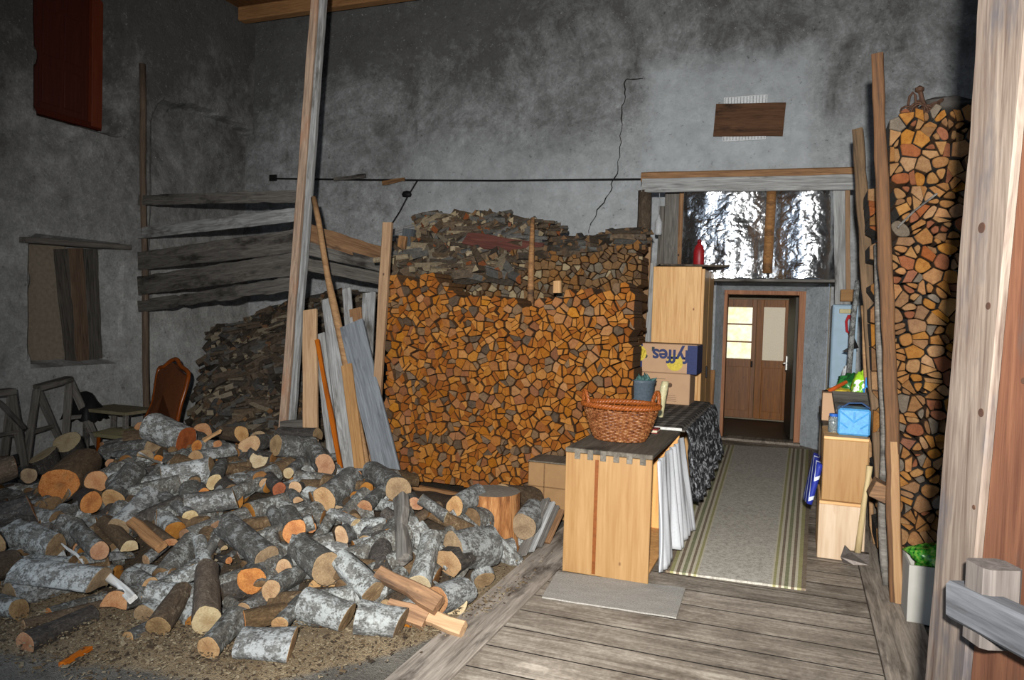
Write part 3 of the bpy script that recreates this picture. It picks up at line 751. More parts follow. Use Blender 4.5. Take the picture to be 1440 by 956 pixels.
# messy sticks thrown on top of the rear row, left of the short stake
def mess_h(x, y):
    xa = PY(575, 330, 7.2).x; xb = PY(752, 330, 7.2).x
    if not (xa < x < xb and 6.62 < y < 8.0): return None
    p = (x-xa)/(xb-xa)
    top = 2.62*1.0 + .0*p - .1*sm(.55, 1, p) - .35*sm(.10, 0, p)
    return min(top, 1.95+(y-6.62)*1.0) + .05*mnoise.noise(Vector((x*3, y*3, 1)))
r6 = random.Random(78)
b = B(); idx = {}
xa, xb = PY(575, 330, 7.2).x, PY(752, 330, 7.2).x
for i in range(31):
    for j in range(20):
        x, y = xa+(xb-xa)*i/30*.999+.0005, 6.63+1.36*j/19; idx[i, j] = len(b.v); b.v.append(Vector((x, y, (mess_h(x, y) or 2)-.08)))
b.f = [(idx[i, j], idx[i+1, j], idx[i+1, j+1], idx[i, j+1]) for i in range(30) for j in range(19)]; b.m = [0]*len(b.f)
tag(b.build('wood_crumbs', SD2), 'dark crumbs and chips under the messy sticks on the rear woodpile', 'wood debris', None, 'stuff')
loose(mess_h, (xa, xb, 6.63, 8.0), 420, 70, [U1, U2, U3, U4, T3], [SD1, SD2, SD3, SD4, SD1], r6, 'split_stick',
      lambda x, y, z: 'dusty stick thrown loosely on the rear woodpile left of the short stake', 'messy sticks on the rear woodpile', 'dusty broken sticks thrown in a mess on the rear woodpile', wl=(.2, .5), ww=(.035, .08), tilt=.8)
# right part top: sticks lying on the rear row
def cap_h(x, y):
    xa = PY(752, 330, 7.0).x; xb = PY(903, 330, 7.0).x
    if not (xa < x < xb and 6.7 < y < 7.6): return None
    return top_back(x)-.06+.16*sm(6.7, 7.5, y)
loose(cap_h, (PY(752, 330, 7).x, PY(903, 330, 7).x, 6.72, 7.55), 120, 40, [U1, U2, T2], [SD1, SD2, SD2, SD4], random.Random(80), 'split_stick',
      lambda x, y, z: 'dark stick lying on top of the rear brown row right of the short stake', 'sticks on top of the rear brown row', 'small dark sticks covering the top of the rear brown row', wl=(.22, .4), ww=(.04, .08), tilt=.3)
plank('red_board', PY(655, 335, 6.95), PY(760, 352, 6.85), .16, .03, (.1, -.8, .6), wood('dark_red_board', S(70, 38, 32), S(108, 66, 56)), 'dark reddish board lying on the rear woodpile left of the short stake', 'board', live=.02)
plank('red_board', PY(690, 322, 7.3), PY(745, 343, 7.2), .14, .03, (.1, -.8, .6), MATS['dark_red_board'], 'small dark reddish board highest on the rear woodpile', 'board', live=.02)

# ================================================================ THE HEAP OF CUT LOGS
def heap_pt(px, py, r):
    """where the sight of a pixel meets the heap's surface, raised by a log's radius"""
    d = ray(px, py); t0 = 1.8; prev = t0
    for i in range(900):
        t_ = t0+i*.01; p = CAM+d*t_
        if p.x < -1.62: zz = max(heap_h(p.x, p.y), ground_z(p.x, p.y)*(1 if heap_h(p.x, p.y) < .02 else 0)) + r
        else: zz = r
        if p.z <= zz or p.y > 4.72: return p
    return CAM+d*6
# (face pixel x, y, width px, tail px or None, end material, bark, section, label)
HL = [
 (85, 683, 50, (120, 650), 'rot', 2, 'r', 'thick log with a rotten dark-hearted orange cut face at the left of the heap'),
 (135, 676, 31, None, 'pink', 2, 'r', 'log with pinkish torn cut face right of the rotten-hearted log'),
 (128, 706, 29, None, 'orange', 3, 'r', 'small bright orange log end below the pinkish torn one'),
 (48, 719, 44, (5, 728), 'pink', 3, 'p', 'dark-barked log with a five-sided pinkish cut face at the far left'),
 (262, 620, 42, (212, 600), 'red', 1, 'r', 'big grey-barked log with red-brown cut face lying on top of the heap'),
 (223, 647, 13, None, 'orange', 2, 'r', 'little orange log end just below the big red-brown log'),
 (350, 628, 27, None, 'tan', 0, 'o', 'oval tan cut end with a knot at the top of the heap'),
 (364, 645, 25, None, 'pale', 0, 'c', 'crescent-shaped pale cut end below the oval knotted one'),
 (299, 677, 22, (310, 655), 'pale', 0, 'o', 'oval pale yellow log end in the upper middle of the heap'),
 (287, 695, 17, None, 'orange', 0, 'r', 'small orange log end touching the oval pale yellow one'),
 (373, 679, 15, None, 'tan', 0, 'r', 'small round tan end left of the red-orange one'),
 (392, 689, 20, None, 'red', 3, 'r', 'small log with red-orange cut face in the upper middle of the heap'),
 (414, 687, 19, None, 'tan', 0, 'r', 'small round tan end right of the red-orange one'),
 (420, 705, 15, None, 'tan', 0, 'h', 'half-round tan end just under the small round tan one'),
 (406, 665, 16, None, 'pale', 0, 'r', 'small round pale end above the red-orange one'),
 (458, 655, 34, (440, 635), 'pink', 0, 'd', 'double-lobed pinkish tan log end at the foot of the leaning boards'),
 (456, 702, 36, (495, 672), 'tan', 0, 'o', 'large slanting oval tan face cut across a grey log near the boards'),
 (513, 715, 27, (548, 680), 'pink', 0, 'h', 'half-round tan end of a thick grey log right of the slanting oval face'),
 (382, 717, 17, (400, 745), 'pale', 0, 'o', 'flat pale oval end in the middle of the heap'),
 (413, 747, 32, None, 'orange', 0, 'o', 'bright orange cut face with a dark heart in the middle of the heap'),
 (438, 742, 15, None, 'orange', 0, 'r', 'small knobbly orange end beside the bright dark-hearted one'),
 (480, 754, 25, None, 'tan', 0, 'd', 'notched tan log end right of the bright orange faces'),
 (503, 668, 13, None, 'orange', 3, 'r', 'small orange end by the foot of the tan lath'),
 (184, 772, 27, (150, 735), 'pale', 2, 'h', 'half-round cream end of a brown log left of the middle of the heap'),
 (205, 787, 17, (225, 770), 'tan', 0, 'o', 'narrow upright oval end right of the half-round cream one'),
 (183, 810, 25, (205, 822), 'tan', 0, 'r', 'round tan log end low at the left of the heap'),
 (148, 809, 14, None, 'red', 3, 'r', 'small red-orange end left of the round tan one'),
 (113, 771, 20, None, 'pink', 2, 'r', 'dull brownish end half buried at the left of the heap'),
 (138, 826, 56, (32, 812), 'brown', 1, 'h', 'very thick pale-barked half log lying sideways at the lower left'),
 (78, 770, 38, (22, 752), 'brown', 1, 'r', 'whitish stubby log above the thick pale half log'),
 (238, 767, 22, (200, 742), 'pink', 2, 'h', 'half-round reddish end beside a split brown stick in the heap'),
 (268, 729, 24, (232, 700), 'pale', 0, 'h', 'fan-shaped pale end of a grey log in the upper left of the heap'),
 (322, 757, 16, (352, 752), 'pale', 2, 'h', 'half-moon cream end of a thin split log in the middle of the heap'),
 (316, 771, 12, (298, 745), 'pale', 2, 'h', 'tiny half-moon end below the half-moon cream one'),
 (335, 776, 19, (375, 770), 'pink', 0, 'o', 'tall narrow pinkish end of a dark lichened log'),
 (322, 788, 10, None, 'orange', 3, 'r', 'tiny round orange end under the tall narrow pinkish one'),
 (353, 815, 38, None, 'orange', 0, 'r', 'large orange-stained round cut face in the lower middle of the heap'),
 (380, 829, 32, None, 'tan', 0, 'd', 'heart-shaped tan cut face touching the large orange-stained one'),
 (400, 802, 28, None, 'tan', 0, 'o', 'clean oval tan face above the heart-shaped one'),
 (292, 874, 42, (290, 802), 'pale', 2, 'o', 'thick brown log pointing downhill with a pale cut face'),
 (294, 911, 37, (333, 868), 'tan', 0, 'r', 'round tan face of the front log resting in the sawdust'),
 (411, 908, 46, (338, 902), 'tan', 1, 'o', 'grey log lying sideways at the very front with slanting tan face'),
 (404, 861, 30, (372, 868), 'orange', 2, 'h', 'orange half-round end behind the frontmost grey log'),
 (424, 845, 26, (402, 868), 'tan', 0, 'o', 'small tilted oval face above the orange half-round end'),
 (490, 868, 46, (428, 850), 'brown', 1, 'r', 'stubby pale-barked log lying sideways, left of the split-ended one'),
 (561, 878, 48, (500, 868), 'brown', 1, 'r', 'stubby pale-barked log with a brown split end near the floor edge'),
 (523, 835, 38, (478, 788), 'brown', 1, 'p', 'whitish square-cut log slanting down the right of the heap'),
 (632, 790, 45, None, 'tan', 3, 'p', 'largest round tan cut face at the right side of the heap'),
 (691, 768, 44, (634, 775), 'brown', 1, 'o', 'pale-barked log with a slanting grey-brown face by the chopping block'),
 (656, 832, 42, (612, 846), 'pink', 1, 'o', 'lens-shaped tan face of a grey log at the right edge of the heap'),
 (673, 853, 32, (652, 838), 'pale', 2, 'p', 'yellowish four-sided log end lowest at the right edge of the heap'),
 (586, 709, 20, None, 'pink', 0, 'd', 'small pinkish end by the foot of the firewood stack'),
 (628, 727, 22, (606, 712), 'pale', 0, 'd', 'small yellowish double-lobed end left of the chopping block'),
 (591, 824, 36, (606, 758), 'pale', 1, 'r', 'lichened log pointing downhill left of the largest tan face'),
 (160, 850, 40, None, 'pink', 0, 'h', 'low reddish half-round end at the lower left of the heap'),
 (198, 843, 17, (226, 815), 'tan', 0, 'o', 'small pale end of a slanting stick-like log at the lower left'),
 (28, 857, 32, (-20, 850), 'brown', 0, 'o', 'grey log with a brown oval end at the left edge, low'),
 (222, 880, 34, (258, 832), 'brown', 2, 'r', 'dusty brown log half sunk in sawdust left of the downhill log'),
 (728, 822, 32, (690, 812), 'brown', 1, 'r', 'silver-patched log lying against the floor boards, rightmost of the heap'),
 (205, 642, 24, (122, 645), 'brown', 1, 'h', 'peeled grey-white half log lying sideways below the stumps'),
 (215, 628, 24, (118, 640), 'brown', 0, 'r', 'long grey log on the heap just behind the peeled half log'),
 (500, 738, 17, (466, 722), 'pale', 1, 'h', 'barkless silvery piece in the upper right of the heap'),
 (309, 753, 16, (275, 800), 'brown', 0, 'r', 'slim grey log lying slantwise in the middle of the heap'),
 (462, 800, 44, (420, 770), 'brown', 0, 'r', 'thick grey log left of the whitish square-cut one'),
 (330, 700, 30, (260, 712), 'brown', 0, 'r', 'grey lichened log lying crosswise in the upper middle of the heap'),
 (300, 660, 34, (228, 672), 'brown', 1, 'r', 'thick grey log lying crosswise below the big red-brown log'),
 (210, 700, 30, (165, 745), 'brown', 1, 'r', 'rough-barked log slanting down from below the little orange end'),
 (375, 790, 40, (318, 742), 'brown', 0, 'r', 'thick dark log with white flecks in the middle of the heap'),
 (560, 690, 34, (520, 660), 'brown', 0, 'r', 'mossy grey log at the foot of the widest leaning board'),
]
EM = {'rot': E_rot, 'pink': E_pink, 'orange': E_orange, 'red': E_red, 'tan': E_tan, 'pale': E_pale, 'brown': E_brown}
def section(kind, R, r, n=18):
    """cross-section outline of a log: list of (x, y, is_bark)"""
    a1, a2, a3 = r.uniform(0, 6), r.uniform(0, 6), r.uniform(0, 6); out = []
    for k in range(n):
        a = 2*PI*k/n
        q = 1+.05*math.cos(2*a+a1)+.04*math.cos(3*a+a2)+.025*math.cos(5*a+a3)
        if kind == 'd': q *= 1+.16*math.cos(2*a+a1)-.13*max(0, math.cos(a-a2))**6
        if kind == 'p': q *= 1/max(math.cos((a % (2*PI/5))-PI/5), .8)*.93
        if kind == 'c' and abs((a % (2*PI))-PI*.6) < .9: q *= .45
        x, y = R*q*math.cos(a), R*q*math.sin(a)
        if kind == 'o': x *= .82; y *= 1.1
        bk = True
        if kind == 'h' and y < -.12*R: y = -.12*R + .05*R*math.cos(a*3+a1); bk = False
        out.append((x, y, bk))
    return out
_lp = {}
def log_meshes(kind, R, L, r, bi):
    """bark body (open tube) and the two cut faces, along local Z; face at z=0, tail at z=-L"""
    sec = section(kind, R, r); n = len(sec); nr = max(5, int(L/.06)); vs = []; fs = []; m = []
    s1, s2 = r.uniform(0, 50), r.uniform(0, 50); tl = (r.uniform(-.3, .3), r.uniform(-.3, .3))
    for j in range(nr+1):
        t_ = j/nr; z = -t_*L; tp = 1+.06*math.sin(t_*3+s1)
        bx_, by_ = .05*R*math.sin(t_*2.5+s1), .05*R*math.cos(t_*2.2+s2)
        for x, y, bk in sec:
            g = 1 + mnoise.noise(Vector((x*14+s1, y*14+s2, z*9)))*.055*(1 if bk else .3) + mnoise.noise(Vector((x*40+s1, y*40, z*22)))*.02
            e = (x*tl[0]+y*tl[1]) if j == 0 else 0
            vs.append((x*g*tp+bx_, y*g*tp+by_, z+e))
    for j in range(nr):
        for i in range(n):
            i2 = (i+1) % n; fs.append((j*n+i, (j+1)*n+i, (j+1)*n+i2, j*n+i2)); m.append(0 if (sec[i][2] or sec[i2][2]) else 1)
    def cap(j, sgn):
        ring = [Vector(vs[j*n+i]) for i in range(n)]; c = sum(ring, Vector())/n
        up = Vector((0, 0, .0015*sgn))
        V = [c+up*1.6] + [c+(p-c)*.5+up*1.4+Vector((0, 0, r.uniform(-.0015, .0015))) for p in ring] + [c+(p-c)*.955+up for p in ring] + [c+(p-c)*.985-up*.5 for p in ring]
        F = [(0, 1+i, 1+(i+1) % n) for i in range(n)]
        for k in (0, 1): F += [(1+k*n+i, 1+(k+1)*n+i, 1+(k+1)*n+(i+1) % n, 1+k*n+(i+1) % n) for i in range(n)]
        return V, F if sgn > 0 else [f[::-1] for f in F]
    return vs, fs, m, cap(0, 1), cap(nr, -1)
M_splitface = splitmat('log_split_face', S(118, 90, 62), S(166, 134, 98), k=.3)
def put_log(face, axis, R, L, kind, em, bi, label, group, r, roll=None, name='firewood_log'):
    """axis points from the log's tail to its cut face"""
    z = Vector(axis).normalized(); x = Vector((0, 0, 1)).cross(z); x = x.normalized() if x.length > .05 else Vector((1, 0, 0)); y = z.cross(x)
    q = Matrix.Rotation(roll if roll is not None else r.uniform(0, 2*PI), 3, z); x = q @ x; y = q @ y
    M = Matrix(((x.x, y.x, z.x, face[0]), (x.y, y.y, z.y, face[1]), (x.z, y.z, z.z, face[2]), (0, 0, 0, 1)))
    vs, fs, m, c0, c1 = log_meshes(kind, R, L, r, bi)
    b = B(); b.add(vs, fs, m); o = b.build(name, [BARKS[bi], M_splitface], M=M, smooth=True); tag(o, label, 'log', group)
    for V, F in (c0, c1):
        b = B(); b.add(V, F); c = b.build('cut_face', EM[em], origin=(0, 0, 0)); c.parent = o
    return o
rh = random.Random(404)
caps = []   # [face, tail, R, fixed weight, spec]
for (fx, fy, wpx, tail, em, bi, kind, lab) in HL:
    R = .07
    for _ in range(3):
        p = heap_pt(fx, fy, R*.8); dcam = (p-CAM).dot(FWD); R = wpx/FPX*dcam/2*(1.0 if kind != 'o' else 1.05)
    if tail is None:
        a = rh.uniform(-.5, .5) + math.atan2(p.x-CAM.x, p.y-CAM.y)*.7; Lg = rh.uniform(.28, .36)
        d = Vector((math.sin(a), math.cos(a), rh.uniform(-.25, .12))).normalized(); q = p + d*Lg
    else:
        q = heap_pt(tail[0], tail[1], R*.85); v = q-p
        Lg = min(.55, max(.2, v.length)); q = p + v.normalized()*Lg
    caps.append([np.array(p), np.array(q), R, .02, (kind, em, bi, lab, None)])
nlist = len(caps)
# the many plain logs between them
FILL = {0: ('grey lichen-crusted log lying loose in the big heap, bark side showing', 'grey bark logs of the heap'),
        1: ('pale whitish-barked log lying loose in the big heap, bark side showing', 'pale bark logs of the heap'),
        2: ('dusty brown-barked log lying loose in the big heap, bark side showing', 'brown bark logs of the heap'),
        3: ('dark-barked log lying loose in the big heap, bark side showing', 'dark bark logs of the heap')}
tries = 0; spots = []
while len(spots) < 470 and tries < 60000:
    tries += 1; x = rh.uniform(-6.9, -1.7); y = rh.uniform(2.5, 6.0); q = y-yfront(x); h = heap_h(x, y)
    if q < .12 or h < .015: continue
    vv = Vector((x, y, h+.08))-CAM; zc = vv.dot(FWD); ppx = 720+FPX*vv.dot(RGT)/zc; ppy = 478-FPX*vv.dot(UPV)/zc
    if (ppx < 150 and ppy < 662) or ppy < 622 or (ppx > 560 and ppy < 700) or (ppx > 470 and ppy < 664): continue
    if any((x-a)**2+(y-c)**2 < .1**2 for a, c in spots): continue
    R = rh.choice([.04, .05, .055, .065, .075, .085]); L = rh.uniform(.28, .42)
    a = rh.choice([rh.uniform(-.5, .5)+PI/2, rh.uniform(-.5, .5)-PI/2, rh.uniform(0, 2*PI)]); dx, dy = math.cos(a), math.sin(a)
    p = np.array((x-dx*L/2, y-dy*L/2, 0)); q_ = np.array((x+dx*L/2, y+dy*L/2, 0))
    zc = h+R*.5-.10*rh.random()
    p[2] = zc; q_[2] = zc
    gx = (heap_h(x+dx*.12, y+dy*.12)-heap_h(x-dx*.12, y-dy*.12))/.24*L/2
    p[2] -= gx; q_[2] += gx; p[2] = max(p[2], R*.8-.03); q_[2] = max(q_[2], R*.8-.03)
    spots.append((x, y)); caps.append([p, q_, R, 1.0, ('r' if rh.random() < .8 else 'h', rh.choice(['tan', 'brown', 'orange', 'tan', 'pink']), rh.choices([0, 1, 2, 3], [5, 4, 2, 1.6])[0], None, None)])
# let them settle: push interpenetrating logs apart, keep them above ground
P0 = np.array([c[0] for c in caps]); P1 = np.array([c[1] for c in caps]); RR = np.array([c[2] for c in caps]); W = np.array([c[3] for c in caps]); N = len(caps)
A0, A1 = P0.copy(), P1.copy()
for it in range(70):
    C_ = (P0+P1)/2; HLn = np.linalg.norm(P1-P0, axis=1)/2
    D = np.linalg.norm(C_[:, None]-C_[None], axis=2); cand = np.argwhere(np.triu(D < (HLn[:, None]+HLn[None]+RR[:, None]+RR[None])*.98, 1))
    i, j = cand[:, 0], cand[:, 1]
    d1 = P1[i]-P0[i]; d2 = P1[j]-P0[j]; r_ = P0[i]-P0[j]
    a = (d1*d1).sum(1); e = (d2*d2).sum(1); f = (d2*r_).sum(1); c = (d1*r_).sum(1); bb = (d1*d2).sum(1); den = a*e-bb*bb
    s = np.where(den > 1e-9, np.clip((bb*f-c*e)/np.maximum(den, 1e-9), 0, 1), .5); t_ = np.clip((bb*s+f)/e, 0, 1); s = np.clip((bb*t_-c)/a, 0, 1)
    q1 = P0[i]+d1*s[:, None]; q2 = P0[j]+d2*t_[:, None]; v = q1-q2; L = np.linalg.norm(v, axis=1); pen = RR[i]+RR[j]-L
    ok = pen > 0; i, j, s, t_, v, L, pen = i[ok], j[ok], s[ok], t_[ok], v[ok], L[ok], pen[ok]
    if len(i) == 0: break
    nrm = np.where(L[:, None] > 1e-5, v/np.maximum(L[:, None], 1e-5), np.array([[0, 0, 1.]]))
    nrm = nrm*np.array([1, 1, .75]); wi, wj = W[i], W[j]; push = (pen*.35)[:, None]*nrm
    for idx, sg, pr_, ww in ((i, 1, s, wi/(wi+wj)), (j, -1, t_, wj/(wi+wj))):
        np.add.at(P0, idx, sg*push*(ww*(1.2-.4*pr_))[:, None]); np.add.at(P1, idx, sg*push*(ww*(.8+.4*pr_))[:, None])
    k = (.7*(W < .5))[:, None]; P0 += (A0-P0)*k; P1 += (A1-P1)*k
    # keep the rigid length, the ground and the mound
    mid = (P0+P1)/2; ax = P1-P0; ln = np.linalg.norm(ax, axis=1, keepdims=True); L0 = np.linalg.norm(A1-A0, axis=1, keepdims=True)
    P0 = mid-ax/ln*L0/2; P1 = mid+ax/ln*L0/2
    P0[:, 2] = np.maximum(P0[:, 2], RR*.85-.03); P1[:, 2] = np.maximum(P1[:, 2], RR*.85-.03)
    P0[:, 0] = np.minimum(P0[:, 0], -1.66+0*RR); P1[:, 0] = np.minimum(P1[:, 0], -1.66)
def prj(v):
    v = Vector(v)-CAM; z = v.dot(FWD); return 720+FPX*v.dot(RGT)/z, 478-FPX*v.dot(UPV)/z, z
faces = [prj(P0[k])+(caps[k][2],) for k in range(nlist)]
for (tx, ty, wpx) in ((59, 640, 37), (95, 621, 40)):
    p = PZ(tx, ty, .14); x_, y_, z_ = prj(p); faces.append((x_, y_, z_, wpx/FPX*z_/2)); faces.append((x_, y_+25, z_, wpx/FPX*z_/2))
def hides(k):
    for s_ in np.linspace(0, 1, 8):
        x, y, z = prj(P0[k]*(1-s_)+P1[k]*s_); rp = RR[k]*FPX/z
        for fx, fy, fz, fr in faces:
            if z < fz+.03 and math.hypot(x-fx, y-fy) < rp+.35*fr*FPX/fz: return True
    return False
nfill = 0
for k, (p, q, R, wt, (kind, em, bi, lab, _)) in enumerate(caps):
    p = Vector(P0[k]); q = Vector(P1[k])
    if lab is None:
        if hides(k) or nfill >= 230: continue
        nfill += 1; lab, grp = FILL[bi]
    else: grp = None
    roll = rh.uniform(-.5, .5) if kind == 'h' else None
    put_log(p, p-q, R, (p-q).length, kind, em, bi, lab, grp, rh, roll)
# the rest of the heap, deeper between the logs: one object
b = B(); rs = random.Random(55); ns = 0; tr = 0
while ns < 420 and tr < 6000:
    tr += 1; x = rs.uniform(-6.4, -1.75); y = rs.uniform(2.55, 5.2); hh = heap_h(x, y)
    if hh < .05: continue
    R = rs.choice([.04, .05, .06, .07]); L = rs.uniform(.26, .38); a = rs.uniform(0, 2*PI); gx_ = (heap_h(x+.1, y)-heap_h(x-.1, y))/.2; gy_ = (heap_h(x, y+.1)-heap_h(x, y-.1))/.2
    d = Vector((math.cos(a), math.sin(a), gx_*math.cos(a)+gy_*math.sin(a)+rs.uniform(-.2, .2))).normalized(); c = Vector((x, y, hh+rs.uniform(-.04, .03)))
    hid = False
    for s_ in (-.5, -.25, 0, .25, .5):
        px_, py_, pz_ = prj(c+d*L*s_); rp = R*FPX/pz_
        if (px_ < 150 and py_ < 668) or py_ < 628 or (px_ > 560 and py_ < 705) or (px_ > 470 and py_ < 668) or any(pz_ < fz+.02 and math.hypot(px_-fx, py_-fy) < rp+.5*fr*FPX/fz for fx, fy, fz, fr in faces): hid = True; break
    if hid: continue
    if d.z > 0 and d.y > 0: d = -d
    z = d; xx = Vector((0, 0, 1)).cross(z).normalized(); yy = z.cross(xx); f0_ = c+d*L/2
    vs, fs, m, c0, c1 = log_meshes('r', R, L, rs, 0); M = Matrix(((xx.x, yy.x, z.x, f0_.x), (xx.y, yy.y, z.y, f0_.y), (xx.z, yy.z, z.z, f0_.z), (0, 0, 0, 1)))
    bi = rs.choices([0, 1, 2, 3], [5, 4, 1.5, 1])[0]; em = 4+rs.choice([0, 1, 2, 0])
    b.add([M @ Vector(v) for v in vs], fs, bi)
    for V, F in (c0, c1): b.add([M @ v for v in V], F, em)
    ns += 1
tag(b.build('log_heap', BARKS+[M_splitface, T2, T4], smooth=True), 'deeper grey logs filling the heap between the loose cut logs', 'logs', None, 'stuff')
# crumbs and bark that fill the heap between the logs
b = B(); idx = {}; st = .06
for i in range(int(5.6/st)+1):
    for j in range(int(4.0/st)+1):
        x, y = -7.2+i*st, 2.4+j*st
        if x > -1.63: continue
        h = heap_h(x, y); idx[i, j] = len(b.v); b.v.append(Vector((x, y, ground_z(x, y)-.04+max(0, h-.02)*1.0 + (.02*mnoise.noise(Vector((x*9, y*9, 0))) if h > .03 else 0))))
b.f = [(idx[i, j], idx[i+1, j], idx[i+1, j+1], idx[i, j+1]) for (i, j) in idx if (i+1, j+1) in idx]; b.m = [0]*len(b.f)
M_crumb = splitmat('bark_crumb_fill', S(58, 48, 38), S(110, 92, 70))
tag(b.build('bark_crumbs', M_crumb, smooth=True), 'dark bark crumbs and dirt filling the gaps between the heaped logs', 'bark debris', None, 'stuff')
# sawdust chips scattered round the front of the heap
b = B(); rc = random.Random(9); chm = [splitmat('pale_chip', S(176, 156, 124), S(212, 194, 162), k=.3), splitmat('tan_chip', S(140, 116, 88), S(178, 152, 118), k=.26), splitmat('dark_chip', S(76, 62, 48), S(112, 94, 74), k=.3)]
for _ in range(7500):
    x = rc.uniform(-5.0, -1.4); q = rc.gauss(-.02, .2) if rc.random() < .75 else rc.uniform(-.45, .9); y = yfront(x)+q
    if y < 2.1: continue
    z = (.003 if x > -1.62 else max(ground_z(x, y)+.045, heap_h(x, y)-.02)) + rc.uniform(0, .012)
    if x > -1.62 and rc.random() < .5: continue
    a = rc.uniform(0, 6.3); l = rc.uniform(.003, .009)*(2.2 if rc.random() < .06 else 1); wd = l*rc.uniform(.25, .7); u = Vector((math.cos(a), math.sin(a), rc.uniform(-.3, .3)))*l; v_ = Vector((-math.sin(a), math.cos(a), rc.uniform(-.3, .3)))*wd; c = Vector((x, y, z)); h_ = Vector((0, 0, .003))
    b.add([c-u-v_, c+u-v_, c+u*.8+v_, c-u+v_*.9, c-u-v_+h_, c+u-v_+h_, c+u*.8+v_+h_, c-u+v_*.9+h_], [(4, 5, 6, 7), (0, 1, 5, 4), (1, 2, 6, 5), (2, 3, 7, 6), (3, 0, 4, 7)], rc.choices([0, 1, 2], [3, 4, 3])[0])
tag(b.build('sawdust', chm), 'tan sawdust and small chips strewn before the log heap', 'sawdust', None, 'stuff')
# split pieces and sticks lying on the heap
def lay(name, a, c, wd, th, mat, label, cat, r=.05, nh=None, live=.03):
    p = heap_pt(a[0], a[1], r); q = heap_pt(c[0], c[1], r)
    return plank(name, p, q, wd, th, nh or (0, -.6, .8), mat, label, cat, live=live, wob=.008)
lay('split_plank', (532, 806), (618, 852), .085, .06, M_brown, 'weathered brown split plank sloping down the right front of the heap', 'split wood', .12)
lay('split_plank', (570, 862), (652, 884), .07, .05, M_tan, 'orange-tan split piece beside the stubby log near the floor edge', 'split wood', .04)
lay('split_plank', (545, 853), (600, 872), .1, .05, M_brown, 'short brown split slab under the sloping weathered plank', 'split wood', .05)
lay('split_plank', (185, 734), (226, 768), .06, .045, M_brown, 'brown split stick with a forked end in the left middle of the heap', 'split wood', .13)
lay('split_plank', (564, 700), (569, 788), .085, .06, M_greyd, 'upright greyish-brown split piece stuck in the right of the heap', 'split wood', .16, (0, -1, .2))
lay('split_plank', (150, 806), (186, 842), .04, .03, M_greyl, 'thin pale-barked stick below the round tan log end', 'stick', .1)
lay('split_plank', (88, 934), (126, 912), .028, .02, M_orange, 'small orange splinter lying on the floor at the lower left', 'stick', .02)
lay('split_plank', (195, 638), (228, 651), .02, .015, M_greyl, 'white peeled twig below the big red-brown log', 'stick', .13)
lay('split_plank', (90, 762), (120, 800), .018, .014, M_greyl, 'pale twig lying over the half-buried logs at the left', 'stick', .12)
lay('split_plank', (285, 620), (310, 606), .06, .02, M_tan, 'pale split chip on top of the heap right of the red-brown log', 'wood chip', .1)
lay('split_plank', (300, 740), (320, 725), .03, .02, M_brown, 'thin brown stick pointing up right in the middle of the heap', 'stick', .14)
lay('bark_strip', (20, 748), (70, 742), .08, .03, M_greyd, 'flat dark bark strip at the left edge of the heap', 'bark', .1)
# two upright rounds behind the heap on the left
for (tx, ty, wpx, hz, lab) in ((59, 640, 37, .3, 'front upright log round with a clean pale top, left of the heap'), (95, 621, 40, .3, 'rear upright log round with a cracked tan top, left of the heap')):
    R = .13; p = PZ(tx, ty, .14)
    R = wpx/FPX*(p-CAM).dot(FWD)/2
    o = put_log((p.x, p.y, .14), (.12, -.38, 1), R, .34, 'r', 'pale', 3, lab, None, rh, name='upright_log')

# ================================================================ PLANKS, POSTS AND BINS ON THE LEFT
def pyp(a, Y): return PY(a[0], a[1], Y)
b = B(); b.tube(pole_pts((-8.32, 7.72, -.3), PY(200, 90, 7.72), .03, 10, 3), [.045]*5+[.04]*6, 9)
tag(b.build('upright_pole', wood('dim_pole_wood', S(62, 52, 44), S(112, 96, 82), axis='z'), smooth=True), 'thin upright pole standing against the left plaster wall', 'pole')
LB = [((203, 281), (428, 276), .135, 'topmost dark horizontal board between left wall pole and leaning post, nearly level', M_greyd),
      ((203, 328), (416, 302), .15, 'pale grey second board from the top between wall pole and leaning post', M_grey),
      ((203, 367), (416, 339), .25, 'wide grey third board from the top between wall pole and leaning post', M_greyd),
      ((203, 402), (416, 371), .25, 'wide dark fourth board from the top between wall pole and leaning post', M_greyd),
      ((203, 431), (413, 399), .15, 'lowest board with wavy lower edge between wall pole and leaning post', M_greyd)]
for i, (a, c, wd, lab, m) in enumerate(LB):
    plank('bin_board', pyp(a, 7.72)+Vector((-.1, 0, 0)), pyp(c, 6.72), wd, .028, (.33, -1, 0), m, lab, 'board', 'boards on the left side of the wood bin', live=.012 if i < 4 else .035)
RB = [((426, 325), (540, 360), .2, 'upper brown board running back from the leaning post to the rear', M_brown),
      ((426, 347), (540, 375), .15, 'middle dark board running back from the leaning post to the rear', M_greyd),
      ((426, 370), (540, 393), .14, 'lower greyish board running back from the leaning post to the rear', M_greyd)]
for a, c, wd, lab, m in RB:
    plank('bin_board', pyp(a, 6.72), pyp(c, 7.75), wd, .028, (1, -.1, 0), m, lab, 'board', 'boards on the right side of the wood bin', live=.012)
plank('stake', pyp((423, 288), 6.8), pyp((415, 472), 6.8), .07, .05, (.1, -1, 0), M_greyl, 'whitish stake behind the leaning post that carries the bin boards', 'stake')
lp = thing('leaning_post', 'tall weathered post of two planks leaning from heap to ceiling', 'post', tuple(PY(401, 645, 6.6)))
a, c = PY(455, -60, 6.6), PY(398, 690, 6.6); side = (RGT*.047)
plank('plank', c-side, a-side, .088, .08, (.1, -1, 0), wood('reddish_weathered_plank', S(104, 86, 72), S(176, 152, 132), stain=S(150, 112, 88), stain_amt=.35), parent=lp)
